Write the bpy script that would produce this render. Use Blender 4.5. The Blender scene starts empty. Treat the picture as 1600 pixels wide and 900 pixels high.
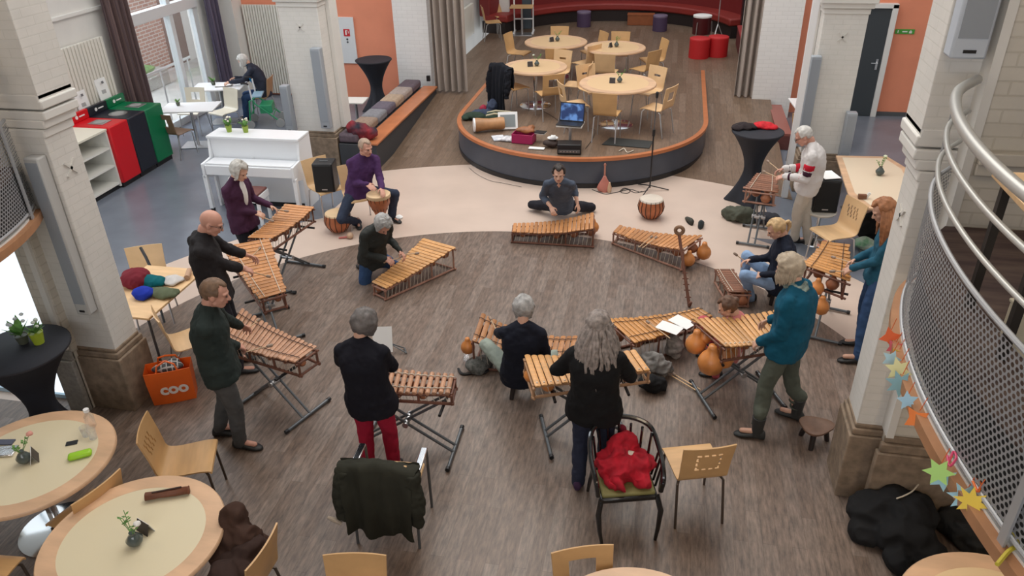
import bpy, bmesh, math, random
from mathutils import Vector, Matrix, Quaternion, noise
random.seed(7)
SC = bpy.context.scene
COL = SC.collection
PI = math.pi
# ---------------------------------------------------------------- camera, world, lights, exposure
# room axes: x = across the hall, y = along it towards the stage, z = up. Eye 4.74 m up on the gallery.
F_PX = 1200.0; EYE = 4.74
_dn = Vector((53, 2110, F_PX)).normalized(); _up = -_dn
_fy = Vector((0, 0, 1)); _fy = (_fy - _fy.dot(_up) * _up).normalized()
_xr = _fy.cross(_up)
_ps = math.radians(12.0)
_rz = Matrix(((math.cos(_ps), -math.sin(_ps), 0), (math.sin(_ps), math.cos(_ps), 0), (0, 0, 1)))
ROT = _rz @ Matrix((_xr, _fy, _up))            # camera (x right, y down, z forward) -> room
def at(u, v, z=0.0):
    """room point at height z seen at photo position u, v (1600x900)"""
    r = ROT @ Vector((u - 800, v - 450, F_PX)); t = (z - EYE) / r.z
    return Vector((r.x * t, r.y * t, z))
cam_d = bpy.data.cameras.new('camera'); cam_d.lens = 36 * F_PX / 1600; cam_d.sensor_width = 36
cam_d.clip_end = 200; cam_d.clip_start = 0.05
cam = bpy.data.objects.new('camera', cam_d); COL.objects.link(cam)
cm = Matrix((ROT @ Vector((1, 0, 0)), ROT @ Vector((0, -1, 0)), ROT @ Vector((0, 0, -1)))).transposed().to_4x4()
cm.translation = Vector((0, 0, EYE)); cam.matrix_world = cm
SC.camera = cam
W = bpy.data.worlds.new('World'); SC.world = W; W.use_nodes = True
bg = W.node_tree.nodes['Background']; bg.inputs[0].default_value = (0.90, 0.95, 1.0, 1); bg.inputs[1].default_value = 0.80
SC.view_settings.view_transform = 'Standard'; SC.view_settings.look = 'None'
SC.view_settings.gamma = 1.0; SC.view_settings.exposure = 0.0
try: SC.view_settings.use_curve_mapping = False
except Exception: pass
def area(name, loc, target, sx, sy, power, col):
    d = bpy.data.lights.new(name, 'AREA'); d.shape = 'RECTANGLE'; d.size = sx; d.size_y = sy; d.energy = power; d.color = col
    o = bpy.data.objects.new(name, d); COL.objects.link(o); o.location = loc
    o.rotation_euler = (Vector(target) - Vector(loc)).to_track_quat('-Z', 'Y').to_euler(); return o
area('skylight_lamp', (-1.6, 11.0, 9.5), (-1.6, 8.5, 0), 6, 10, 600, (1.0, 0.93, 0.84))
area('window_daylight', (-13.0, 13.6, 3.6), (-7, 12.5, 0.5), 5, 4, 900, (0.80, 0.90, 1.0))
area('entrance_daylight', (-9.5, 8.2, 6.5), (-5, 6, 0), 3, 3, 160, (0.85, 0.92, 1.0))
for _n, _l, _e in (('balcony_soffit_lamp', (2.6, 2.9, 2.02), 22), ('gallery_fill', (0.5, 2.2, 6.1), 70), ('gallery_fill', (-4.5, 2.2, 6.1), 60)):  # the two gallery lights are added fill to brighten the dim near walls
    _d = bpy.data.lights.new(_n, 'POINT'); _d.energy = _e; _d.color = (1.0, 0.80, 0.58); _d.shadow_soft_size = 0.12 if _e < 50 else 0.5
    _o = bpy.data.objects.new(_n, _d); COL.objects.link(_o); _o.location = _l
area('rear_fill', (-1.0, -3.0, 4.6), (-1.0, 6.0, 3.4), 6, 2.2, 150, (0.95, 0.96, 1.0))  # added fill behind the camera, no modelled window; lifts the column fronts
sun_d = bpy.data.lights.new('sun', 'SUN'); sun_d.energy = 0.5; sun_d.angle = 0.6; sun_d.color = (1, 0.97, 0.92)
sun = bpy.data.objects.new('sun', sun_d); COL.objects.link(sun)
sun.rotation_euler = Vector((0.42, -0.35, -1)).to_track_quat('-Z', 'Y').to_euler()

# ---------------------------------------------------------------- materials
MATS = {}
def mat(name, col, rough=0.6, metal=0.0, var=0.0, scale=8.0, col2=None, bump=0.0, stretch=(1, 1, 1), spec=0.5, emit=None, trans=0.0, alpha=1.0, coat=0.0, sheen=0.0):
    if name in MATS: return MATS[name]
    m = bpy.data.materials.new(name); m.use_nodes = True; N = m.node_tree.nodes; L = m.node_tree.links
    b = N['Principled BSDF']
    b.inputs['Base Color'].default_value = (*col, 1); b.inputs['Roughness'].default_value = rough
    b.inputs['Metallic'].default_value = metal; b.inputs['Specular IOR Level'].default_value = spec
    if coat: b.inputs['Coat Weight'].default_value = coat
    if sheen: b.inputs['Sheen Weight'].default_value = sheen
    if trans: b.inputs['Transmission Weight'].default_value = trans
    if alpha < 1: b.inputs['Alpha'].default_value = alpha
    if emit: b.inputs['Emission Color'].default_value = (*emit[0], 1); b.inputs['Emission Strength'].default_value = emit[1]
    if var or col2 or bump:
        tc = N.new('ShaderNodeTexCoord'); mp = N.new('ShaderNodeMapping'); mp.inputs['Scale'].default_value = stretch
        L.new(tc.outputs['Object'], mp.inputs[0])
        nz = N.new('ShaderNodeTexNoise'); nz.inputs['Scale'].default_value = scale; nz.inputs['Detail'].default_value = 4
        L.new(mp.outputs[0], nz.inputs['Vector'])
        rp = N.new('ShaderNodeValToRGB'); rp.color_ramp.elements[0].position = 0.32; rp.color_ramp.elements[1].position = 0.68
        c2 = col2 if col2 else tuple(min(1, c * (1 + var)) for c in col)
        c1 = col if col2 else tuple(c * (1 - var) for c in col)
        rp.color_ramp.elements[0].color = (*c1, 1); rp.color_ramp.elements[1].color = (*c2, 1)
        L.new(nz.outputs['Fac'], rp.inputs[0])
        if var or col2: L.new(rp.outputs[0], b.inputs['Base Color'])
        if bump:
            bp = N.new('ShaderNodeBump'); bp.inputs['Strength'].default_value = bump; bp.inputs['Distance'].default_value = 0.01
            L.new(nz.outputs['Fac'], bp.inputs['Height']); L.new(bp.outputs[0], b.inputs['Normal'])
    MATS[name] = m; return m
def brickmat(name, c1, c2, mortar, bw, bh, rough=0.6, msize=0.01, bump=0.4, rot=(0, 0, 0), grain=0.0, off=0.5, grainscale=(1, 1, 1), spec=0.5, coord='Object', axes=None, bias=0.0):
    if name in MATS: return MATS[name]
    m = bpy.data.materials.new(name); m.use_nodes = True; N = m.node_tree.nodes; L = m.node_tree.links
    b = N['Principled BSDF']; b.inputs['Roughness'].default_value = rough; b.inputs['Specular IOR Level'].default_value = spec
    tc = N.new('ShaderNodeTexCoord'); mp = N.new('ShaderNodeMapping'); mp.inputs['Rotation'].default_value = rot
    L.new(tc.outputs[coord], mp.inputs[0]); vec = mp.outputs[0]
    if axes:   # rows run up z, bricks along x + y, whichever way the wall faces
        sp = N.new('ShaderNodeSeparateXYZ'); L.new(tc.outputs[coord], sp.inputs[0])
        ad = N.new('ShaderNodeMath'); ad.operation = 'ADD'; L.new(sp.outputs[0], ad.inputs[0]); L.new(sp.outputs[1], ad.inputs[1])
        cb = N.new('ShaderNodeCombineXYZ'); L.new(ad.outputs[0], cb.inputs[0]); L.new(sp.outputs[2], cb.inputs[1]); vec = cb.outputs[0]
    br = N.new('ShaderNodeTexBrick'); br.offset = off
    br.inputs['Color1'].default_value = (*c1, 1); br.inputs['Color2'].default_value = (*c2, 1); br.inputs['Mortar'].default_value = (*mortar, 1)
    br.inputs['Scale'].default_value = 1; br.inputs['Mortar Size'].default_value = msize; br.inputs['Mortar Smooth'].default_value = 0.3
    br.inputs['Brick Width'].default_value = bw; br.inputs['Row Height'].default_value = bh; br.inputs['Bias'].default_value = bias
    L.new(vec, br.inputs['Vector'])
    out = br.outputs['Color']
    if grain:
        m2 = N.new('ShaderNodeMapping'); m2.inputs['Scale'].default_value = grainscale; L.new(tc.outputs[coord], m2.inputs[0])
        nz = N.new('ShaderNodeTexNoise'); nz.inputs['Scale'].default_value = 4; nz.inputs['Detail'].default_value = 6; nz.inputs['Roughness'].default_value = 0.65
        L.new(m2.outputs[0], nz.inputs['Vector'])
        rp = N.new('ShaderNodeValToRGB'); rp.color_ramp.elements[0].position = 0.3; rp.color_ramp.elements[1].position = 0.7
        rp.color_ramp.elements[0].color = (1 - grain, 1 - grain, 1 - grain, 1); rp.color_ramp.elements[1].color = (1 + grain, 1 + grain * 0.9, 1 + grain * 0.8, 1)
        L.new(nz.outputs['Fac'], rp.inputs[0])
        mx = N.new('ShaderNodeMix'); mx.data_type = 'RGBA'; mx.blend_type = 'MULTIPLY'; mx.inputs[0].default_value = 1
        L.new(out, mx.inputs[6]); L.new(rp.outputs[0], mx.inputs[7]); out = mx.outputs[2]
    L.new(out, b.inputs['Base Color'])
    if bump:
        bp = N.new('ShaderNodeBump'); bp.inputs['Strength'].default_value = bump; bp.inputs['Distance'].default_value = 0.008; bp.invert = True
        L.new(br.outputs['Fac'], bp.inputs['Height']); L.new(bp.outputs[0], b.inputs['Normal'])
    MATS[name] = m; return m

WOODFLOOR = brickmat('floor_planks', (0.148, 0.105, 0.082), (0.198, 0.154, 0.129), (0.118, 0.086, 0.068), 0.9, 0.11, rough=0.36, msize=0.002, bump=0.1, rot=(0, 0, PI / 2), grain=0.5, grainscale=(9, 1.5, 1), off=0.37)
HALLFLOOR = brickmat('hall_planks', (0.155, 0.102, 0.068), (0.205, 0.145, 0.105), (0.11, 0.078, 0.055), 1.25, 0.125, rough=0.42, msize=0.003, bump=0.1, rot=(0, 0, PI / 2), grain=0.25, grainscale=(9, 1.5, 1), off=0.37)
BRICK = brickmat('painted_brick', (0.70, 0.685, 0.65), (0.72, 0.70, 0.665), (0.665, 0.65, 0.61), 0.22, 0.07, rough=0.55, msize=0.005, bump=0.22, axes=True, grain=0.05)
BRICK_R = brickmat('raw_cream_brick', (0.62, 0.58, 0.51), (0.65, 0.61, 0.54), (0.55, 0.51, 0.44), 0.30, 0.085, rough=0.6, msize=0.007, bump=0.35, axes=True, grain=0.06)
PLASTER = mat('white_plaster', (0.74, 0.725, 0.69), 0.6, var=0.03, scale=3)
LINO = mat('grey_lino', (0.165, 0.185, 0.225), 0.22, var=0.08, scale=2)
CREAM = mat('cream_lino', (0.60, 0.475, 0.40), 0.35, var=0.05, scale=1.5)
STONE = mat('brown_stone', (0.25, 0.185, 0.13), 0.75, var=0.25, scale=12, bump=0.5)
STONE_G = mat('grey_stone', (0.36, 0.34, 0.31), 0.8, var=0.15, scale=30, bump=0.4)
ORANGE = mat('orange_plaster', (0.80, 0.29, 0.17), 0.7, var=0.04, scale=2)
STEEL = mat('brushed_steel', (0.55, 0.55, 0.56), 0.35, 0.9)
CHROME = mat('chrome', (0.82, 0.83, 0.85), 0.12, 1.0)
GREYMETAL = mat('grey_painted_metal', (0.42, 0.43, 0.45), 0.45, 0.35)
DGREYMETAL = mat('dark_grey_steel', (0.13, 0.14, 0.15), 0.4, 0.5)
BLACK = mat('black_plastic', (0.012, 0.012, 0.014), 0.4)
BLACKFAB = mat('black_stretch_fabric', (0.012, 0.014, 0.022), 0.75, var=0.2, scale=5)
BEECH = mat('beech_plywood', (0.60, 0.36, 0.16), 0.42, var=0.10, scale=3, stretch=(1, 6, 1))
BEECH_L = mat('pale_beech', (0.72, 0.48, 0.26), 0.42, var=0.08, scale=3, stretch=(1, 6, 1))
RIMWOOD = mat('table_rim_beech', (0.66, 0.43, 0.27), 0.4, var=0.12, scale=3, stretch=(1, 3, 1))
TOPCREAM = mat('cream_laminate', (0.72, 0.64, 0.45), 0.35)
WHITE = mat('white_lacquer', (0.85, 0.85, 0.86), 0.3)
PAPER = mat('white_paper', (0.85, 0.85, 0.84), 0.8)
RIMORANGE = mat('orange_hardwood', (0.48, 0.17, 0.07), 0.35, var=0.1, scale=4)
RED = mat('red_cloth', (0.55, 0.01, 0.02), 0.8, var=0.25, scale=14)
GREEN_L = mat('leaf_green', (0.12, 0.28, 0.06), 0.6, var=0.3, scale=20)
def colmat(name, c, rough=0.75, **k): return mat(name, c, rough, **k)

# ---------------------------------------------------------------- mesh helper
class MB:
    def __init__(s): s.v = []; s.f = []; s.M = Matrix.Identity(4)
    def add(s, vs, fs):
        o = len(s.v); s.v += [s.M @ Vector(p) for p in vs]; s.f += [tuple(i + o for i in f) for f in fs]; return s
    def box(s, c, d, rz=0.0, R=None):
        x, y, z = d[0] / 2, d[1] / 2, d[2] / 2; R = R or Matrix.Rotation(rz, 3, 'Z'); c = Vector(c)
        vs = [c + R @ Vector((a * x, b * y, e * z)) for e in (-1, 1) for a, b in ((-1, -1), (1, -1), (1, 1), (-1, 1))]
        return s.add(vs, [(3, 2, 1, 0), (4, 5, 6, 7), (0, 1, 5, 4), (1, 2, 6, 5), (2, 3, 7, 6), (3, 0, 4, 7)])
    def b2(s, x0, x1, y0, y1, z0, z1): return s.box(((x0 + x1) / 2, (y0 + y1) / 2, (z0 + z1) / 2), (abs(x1 - x0), abs(y1 - y0), abs(z1 - z0)))
    def prism(s, poly, z0, z1):
        n = len(poly)
        ar = sum(poly[i][0] * poly[(i + 1) % n][1] - poly[(i + 1) % n][0] * poly[i][1] for i in range(n))
        if ar < 0: poly = poly[::-1]
        vs = [(p[0], p[1], z0) for p in poly] + [(p[0], p[1], z1) for p in poly]
        fs = [tuple(range(n))[::-1], tuple(range(n, 2 * n))] + [(i, (i + 1) % n, (i + 1) % n + n, i + n) for i in range(n)]
        return s.add(vs, fs)
    def rings(s, rings, cap=True):
        n = len(rings[0]); vs = [p for r in rings for p in r]; fs = []
        for k in range(len(rings) - 1):
            for i in range(n):
                j = (i + 1) % n; fs.append((k * n + i, k * n + j, (k + 1) * n + j, (k + 1) * n + i))
        if cap: fs.append(tuple(range(n))[::-1]); fs.append(tuple((len(rings) - 1) * n + i for i in range(n)))
        return s.add(vs, fs)
    def tube(s, pts, r, n=8, closed=False, cap=True):
        pts = [Vector(p) for p in pts]; m = len(pts); rr = r if isinstance(r, (list, tuple)) else [r] * m; rs = []; up = None
        for i, p in enumerate(pts):
            if closed: t = pts[(i + 1) % m] - pts[i - 1]
            else: t = pts[min(i + 1, m - 1)] - pts[max(i - 1, 0)]
            if t.length < 1e-9: t = Vector((0, 0, 1))
            t.normalize()
            if up is None: up = t.orthogonal().normalized()
            else:
                up = up - up.dot(t) * t
                up = up.normalized() if up.length > 1e-6 else t.orthogonal().normalized()
            w = t.cross(up)
            rs.append([p + (up * math.cos(a) + w * math.sin(a)) * rr[i] for a in [2 * PI * k / n for k in range(n)]])
        if closed: rs.append(rs[0]); return s.rings(rs, False)
        return s.rings(rs, cap)
    def cyl(s, p0, p1, r0, r1=None, n=12): return s.tube([p0, p1], [r0, r0 if r1 is None else r1], n)
    def cap(s, p0, p1, r0, r1=None, n=10):
        """closed capsule with tapering radius"""
        p0 = Vector(p0); p1 = Vector(p1); r1 = r0 if r1 is None else r1; d = p1 - p0
        L = d.length; d = d.normalized() if L > 1e-6 else Vector((0, 0, 1)); pts = []; rr = []
        for a in (-88, -60, -30): pts.append(p0 + d * r0 * math.sin(math.radians(a))); rr.append(r0 * math.cos(math.radians(a)))
        pts.append(p0); rr.append(r0)
        pts.append(p1 if L > 1e-6 else p1 + d * 1e-4); rr.append(r1)
        for a in (30, 60, 88): pts.append(p1 + d * (r1 * math.sin(math.radians(a)) + 1e-4)); rr.append(r1 * math.cos(math.radians(a)))
        return s.tube(pts, rr, n)
    def lathe(s, prof, c=(0, 0, 0), n=24, cap=True):
        c = Vector(c); return s.rings([[c + Vector((r * math.cos(2 * PI * k / n), r * math.sin(2 * PI * k / n), z)) for k in range(n)] for r, z in prof], cap)
    def ell(s, c, r, R=None, n=12, m=8):
        c = Vector(c); R = R or Matrix.Identity(3); rs = []
        for i in range(m + 1):
            a = -PI / 2 + PI * (i / m); a = max(-PI / 2 + 0.03, min(PI / 2 - 0.03, a))
            rs.append([c + R @ Vector((r[0] * math.cos(a) * math.cos(2 * PI * k / n), r[1] * math.cos(a) * math.sin(2 * PI * k / n), r[2] * math.sin(a))) for k in range(n)])
        return s.rings(rs)
    def grid(s, fn, nu, nv, skip=None):
        vs = [fn(i / nu, j / nv) for j in range(nv + 1) for i in range(nu + 1)]
        fs = [(j * (nu + 1) + i, j * (nu + 1) + i + 1, (j + 1) * (nu + 1) + i + 1, (j + 1) * (nu + 1) + i) for j in range(nv) for i in range(nu) if not (skip and skip(i, j))]
        return s.add(vs, fs)
    def build(s, name, m, parent=None, smooth=40, bevel=0, solid=0, remesh=0, smoothit=0, disp=0, dscale=6, ridge=False, sub=0, loc=None, rz=0, soff=0):
        me = bpy.data.meshes.new(name); me.from_pydata([tuple(p) for p in s.v], [], s.f); me.update()
        o = bpy.data.objects.new(name, me); COL.objects.link(o)
        for mm in (m if isinstance(m, (list, tuple)) else [m]): me.materials.append(mm)
        if remesh or smoothit or solid or sub:
            if remesh: q = o.modifiers.new('r', 'REMESH'); q.mode = 'VOXEL'; q.voxel_size = remesh
            if smoothit: q = o.modifiers.new('s', 'SMOOTH'); q.factor = 0.6; q.iterations = smoothit
            if solid: q = o.modifiers.new('t', 'SOLIDIFY'); q.thickness = solid; q.offset = soff
            if sub: q = o.modifiers.new('u', 'SUBSURF'); q.levels = sub; q.render_levels = sub
            dg = bpy.context.evaluated_depsgraph_get(); n2 = bpy.data.meshes.new_from_object(o.evaluated_get(dg))
            o.modifiers.clear(); o.data = n2; bpy.data.meshes.remove(me); me = n2; me.name = name
        if disp:
            ns = [v.normal.copy() for v in me.vertices]
            for v, n_ in zip(me.vertices, ns): v.co += n_ * disp * ((0.6 - 1.7 * abs(noise.noise(v.co * dscale)) - .7 * abs(noise.noise(v.co * dscale * 2.3))) if ridge else noise.fractal(v.co * dscale, 0.6, 2.0, 3))
            me.update()
        if bevel: q = o.modifiers.new('b', 'BEVEL'); q.width = bevel; q.segments = 2; q.limit_method = 'ANGLE'
        if smooth:
            me.polygons.foreach_set('use_smooth', [True] * len(me.polygons))
            try: me.set_sharp_from_angle(angle=math.radians(smooth if not (remesh or sub) else 80))
            except Exception: pass
        if parent is not None: o.parent = parent
        if loc is not None: o.location = loc
        if rz: o.rotation_euler.z = rz
        return o
def tag(o, label=None, cat=None, group=None, kind=None):
    if label: o['label'] = label
    if cat: o['category'] = cat
    if group: o['group'] = group
    if kind: o['kind'] = kind
    return o
def thing(name, label, cat, loc=(0, 0, 0), rz=0.0, group=None):
    o = bpy.data.objects.new(name, None); COL.objects.link(o); o.location = loc; o.rotation_euler = (0, 0, rz); o.empty_display_size = 0.1
    return tag(o, label, cat, group)
def struct(name, mb, m, **k): return tag(mb.build(name, m, **k), kind='structure')
def kids(o): return [c for c in COL.objects if c.parent == o]
def dup(root, loc, rz, label=None, group=None):
    def cp(o, par):
        c = o.copy(); COL.objects.link(c); c.parent = par
        for ch in [x for x in src if x.parent == o]: cp(ch, c)
        return c
    src = list(COL.objects); r = cp(root, None); r.location = loc; r.rotation_euler = (0, 0, rz)
    if label: r['label'] = label
    if group: r['group'] = group
    return r
def X(*a): return Vector(a)

# ================================================================ THE SETTING
CX, CY = -1.65, 5.4
def arc(cx, cy, r, a0, a1, n=40): return [(cx + r * math.cos(math.radians(a0 + (a1 - a0) * i / n)), cy + r * math.sin(math.radians(a0 + (a1 - a0) * i / n))) for i in range(n + 1)]
struct('floor', MB().b2(-9.75, 7, 4.5, 17, -0.2, 0.0), LINO)
struct('floor', MB().prism(arc(CX, CY, 5.5, -8, 58, 24) + [(1.6, 10.05)] + arc(CX, CY, 7.12, 63.5, 116.5, 24) + arc(CX, CY, 5.5, 127, 188, 24), 0.0005, 0.003), CREAM)
struct('floor', MB().prism(arc(CX, CY, 4.37, -6, 186, 70), 0.0035, 0.006), WOODFLOOR)
struct('floor', MB().b2(-8.6, 6.6, -2.5, 5.08, -0.2, 0.007), WOODFLOOR)
def rz_(y): return 0.5 * max(0, min(1, (y - 12.6) / 4.5)) + 0.004
def hallf(u, v):
    x = -4.87 + u * 6.85; y0 = CY + math.sqrt(max(0.1, 7.1 ** 2 - (x - CX) ** 2)); y = y0 + (25 - y0) * v
    return (x, y, rz_(y))
struct('floor', MB().grid(hallf, 24, 60), HALLFLOOR, solid=0.02, soff=-1)

# raised stage with a round front
t = thing('stage', 'low rounded wooden stage with dark grey curved front and orange wooden rim', 'stage', (-1.55, 13.75, 0))
sp = [(2.25, 3.6)] + arc(0, 0, 2.25, 0, -180, 60) + [(-2.25, 3.6)]
MB().prism(sp, 0.0, 0.455).build('stage_front', mat('stage_blue_grey', (0.065, 0.075, 0.10), 0.4, var=0.1, scale=3), t)
MB().prism([(p[0] * 0.975, p[1] * 0.975 if p[1] < 3.5 else p[1]) for p in sp], 0.4555, 0.5).build('stage_deck', HALLFLOOR, t)
mb = MB(); ri = [Vector((p[0], p[1], 0)) for p in sp]
prof = [(0.02, 0.455), (0.02, 0.506), (-0.06, 0.506), (-0.06, 0.455)]
rs = []
for p in sp:
    n_ = Vector((1, 0, 0)) if p[1] > 0 and p[0] > 0 else Vector((-1, 0, 0)) if p[1] > 0 else Vector((p[0], p[1], 0)).normalized()
    rs.append([(p[0] + n_.x * a, p[1] + n_.y * a, z) for a, z in prof])
mb.rings(rs).build('stage_rim', RIMORANGE, t)
mb = MB()
for q in range(0, 181, 2): mb.box((2.252 * math.cos(math.radians(-q)), 2.252 * math.sin(math.radians(-q)), 0.04), (0.02, 0.085, 0.08), rz=math.radians(-q))
mb.build('kick_strip', BLACK, t)

# ---- brick columns
def column(label, x0, x1, y0, y1, zc, plinth, mir, up=0.06, top=7.0, fy=1, pm=STONE, cap=True, pil=True, bm=BRICK):
    t = thing('brick_column', label, 'column', ((x0 + x1) / 2, (y0 + y1) / 2, 0)); ox, oy = t.location.x, t.location.y
    def B(a, b, c, d, e, f): return MB().b2(a - ox, b - ox, c - oy, d - oy, e, f)
    B(x0, x1, y0, y1, plinth, zc).build('shaft', bm, t, bevel=0.008)
    p = MB(); o = 0.045
    p.b2(x0 - o - ox, x1 + o - ox, y0 - o - oy, y1 + o - oy, 0, plinth - 0.09)
    p.b2(x0 - o * .6 - ox, x1 + o * .6 - ox, y0 - o * .6 - oy, y1 + o * .6 - oy, plinth - 0.09, plinth - 0.03)
    p.b2(x0 - o * .2 - ox, x1 + o * .2 - ox, y0 - o * .2 - oy, y1 + o * .2 - oy, plinth - 0.03, plinth + 0.01)
    p.build('plinth', pm, t, bevel=0.012)
    if cap:
        c = MB()
        for i, (zz, oo) in enumerate([(z_, o_ * (1 if fy else .8)) for z_, o_ in [(zc - 0.02, 0.015), (zc + 0.06, 0.05), (zc + 0.13, 0.085), (zc + 0.22, 0.095), (zc + 0.27, 0.075)]]):
            c.b2(x0 - oo - ox, x1 + oo - ox, y0 - oo * fy - .002 - oy, y1 + oo - oy, zz, zz + 0.075)
        c.build('capital', PLASTER, t, bevel=0.012)
        B(x0 - up, x1 + up, y0 - up * .5 * fy, y1 + up, zc + 0.3, top).build('upper_shaft', bm, t, bevel=0.008)
        a = MB(); s = zc - 0.33; r = 0.06; xx = x1 + 0.006 if mir > 0 else x0 - 0.006
        for k in range(4):   # wrought wall anchor
            an = PI / 4 + k * PI / 2
            if pil: a.box((xx - ox, (y0 + y1) / 2 - oy + math.cos(an) * r * .6, s + math.sin(an) * r * .6), (0.012, 0.1, 0.02), R=Matrix.Rotation(an, 3, 'X'))
            else: a.box(((x0 + x1) / 2 - ox + math.cos(an) * r * .6, y0 - 0.006 - oy, s + math.sin(an) * r * .6), (0.1, 0.012, 0.02), R=Matrix.Rotation(-an, 3, 'Y'))
        a.build('wall_anchor', mat('painted_anchor', (0.66, 0.64, 0.60), 0.6), t)
    return t
column('broad white brick column on the near left with brown stone plinth beside the orange bag', -5.42, -4.97, 5.18, 5.52, 2.8, 0.7, 1, fy=0)
column('broad white brick column on the near right carrying the perforated balcony', 1.66, 2.0, 5.18, 5.52, 2.8, 0.74, -1, pm=STONE, fy=0)
column('white brick column behind the white piano', -6.25, -5.57, 11.9, 12.6, 2.68, 0.62, 1, up=0.08, pil=False)
column('white brick column behind the man in the white and red sweater', 2.05, 2.64, 11.9, 12.5, 2.68, 0.62, -1, up=0.08, pil=False)
# plaster strip along the two far columns' inner corners
struct('trim_1', MB().b2(-5.566, -5.50, 12.2, 12.5, 0.62, 6.5), PLASTER)
struct('trim_2', MB().b2(1.975, 2.046, 12.2, 12.45, 0.62, 6.5), PLASTER)

# ---- walls beside the near columns
struct('wall_right_near', MB().b2(1.86, 6.6, 5.06, 5.5, 0, 7.0), BRICK_R)
struct('trim_3', MB().b2(1.845, 1.9, 5.03, 5.4, 0.75, 7.0), PLASTER)
p = MB(); p.b2(1.80, 4.6, 4.99, 5.06, 0, 0.62); p.b2(1.82, 4.6, 5.01, 5.06, 0.62, 0.7); p.b2(1.84, 4.6, 5.035, 5.06, 0.7, 0.76)
struct('baseboard_right', p, STONE, bevel=0.01)
struct('trim_4', MB().b2(1.92, 5, 4.99, 5.06, 2.98, 3.06).b2(1.92, 5, 5.02, 5.06, 2.9, 2.98), BRICK_R, bevel=0.008)
struct('wall_left_near', MB().b2(-5.60, -5.38, 5.1, 5.5, 0, 7.0).b2(-8.6, -5.60, 5.1, 5.5, 2.9, 7.0).b2(-9.8, -8.0, 5.1, 5.5, 0, 7.0), BRICK_R)
struct('trim_5', MB().b2(-5.46, -5.40, 5.07, 5.2, 0.72, 7.0), PLASTER)
p = MB(); p.b2(-5.60, -5.38, 5.05, 5.12, 0, 0.6); p.b2(-5.60, -5.38, 5.07, 5.12, 0.6, 0.7)
struct('baseboard_left', p, STONE_G, bevel=0.01)
wf = MB(); bf = mat('pale_blue_frame', (0.45, 0.62, 0.75), 0.4)
wf.b2(-5.67, -5.60, 5.2, 5.28, 0, 2.9).b2(-8.05, -5.60, 5.2, 5.28, 0, 0.05).b2(-6.95, -6.89, 5.2, 5.28, 0, 2.9)
w1 = struct('window_1', wf, bf)
MB().b2(-8.0, -5.67, 5.23, 5.25, 0.05, 2.9).build('window_pane', mat('daylit_glass', (0.8, 0.9, 1.0), 0.3, emit=((0.88, 0.96, 1.0), 1.05)), w1)

# ---- outer wall, left aisle
wl = MB(); WX = -9.7
wl.b2(WX - .25, WX, 5.5, 12.35, 0, 7).b2(WX - .25, WX, 15.05, 16.4, 0, 7).b2(WX - .25, WX, 12.35, 15.05, 3.9, 7)
struct('wall_left', wl, PLASTER)
struct('trim_6', MB().b2(WX, WX + 0.05, 5.5, 12.3, 2.55, 2.6), PLASTER)
fr = MB()
fr.b2(WX - .12, WX - .02, 12.35, 12.45, 0, 3.9).b2(WX - .12, WX - .02, 14.9, 15.05, 0, 3.9).b2(WX - .14, WX - .0, 14.05, 14.17, 0, 3.9)
fr.b2(WX - .14, WX + .02, 12.35, 15.05, 2.1, 2.3).b2(WX - .12, WX - .02, 12.35, 15.05, 0.0, 0.14).b2(WX - .12, WX - .02, 12.35, 15.05, 3.8, 3.9)
w2 = struct('window_2', fr, mat('white_window_frame', (0.66, 0.70, 0.72), 0.4), bevel=0.005)
glass = mat('clear_glass', (1, 1, 1), 0.02, trans=1.0, alpha=0.12)
MB().b2(WX - .075, WX - .065, 12.4, 14.9, 0.1, 3.85).build('window_pane', glass, w2)
struct('wall_back_left', MB().b2(-9.95, -5.0, 16.15, 16.4, 0, 7), ORANGE)
struct('wall_back_right', MB().b2(1.75, 6.6, 16.15, 16.4, 0, 7), ORANGE)
struct('baseboard_back', MB().b2(3.9, 6.6, 16.12, 16.15, 0, 0.08), DGREYMETAL)
struct('wall_right', MB().b2(6.5, 6.7, 5.5, 16.4, 0, 7), PLASTER)
struct('trim_7', MB().b2(-9.7, -9.32, 15.75, 16.15, 0, 7), PLASTER)
for nm, a, b in (('trim_8', -5.72, -4.98), ('trim_9', 1.62, 2.35)): struct(nm, MB().b2(a, b, 15.75, 16.5, 0.0, 7), brickmat('white_brick', (0.80, 0.79, 0.78), (0.83, 0.82, 0.81), (0.74, 0.73, 0.72), 0.22, 0.075, rough=0.55, msize=0.006, bump=0.3, axes=True))
struct('wall_hall_left', MB().b2(-5.5, -5.25, 16.4, 25, 0, 7), PLASTER)
struct('wall_hall_right', MB().b2(2.2, 2.45, 16.4, 25, 0, 7), PLASTER)
struct('wall_hall_back', MB().b2(-5.5, 2.4, 24.6, 24.9, 0, 7), mat('dark_red_plaster', (0.17, 0.02, 0.03), 0.7))
# door in the orange wall
dr = struct('door_1', MB().b2(3.30, 3.36, 16.02, 16.16, 0, 2.12).b2(3.95, 4.05, 16.02, 16.16, 0, 2.12).b2(3.30, 4.05, 16.02, 16.16, 2.05, 2.13), mat('door_frame_white', (0.78, 0.78, 0.76), 0.5), bevel=0.005)
MB().b2(3.36, 3.95, 16.06, 16.12, 0.01, 2.05).build('door_leaf', mat('slate_door', (0.045, 0.055, 0.065), 0.45), dr)
MB().box((3.87, 16.05, 1.02), (0.04, 0.015, 0.2)).cyl((3.87, 16.04, 1.05), (3.87, 16.0, 1.05), 0.01).cyl((3.88, 16.0, 1.05), (3.76, 16.0, 1.05), 0.01).build('door_handle', CHROME, kids(dr)[-1])
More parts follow.
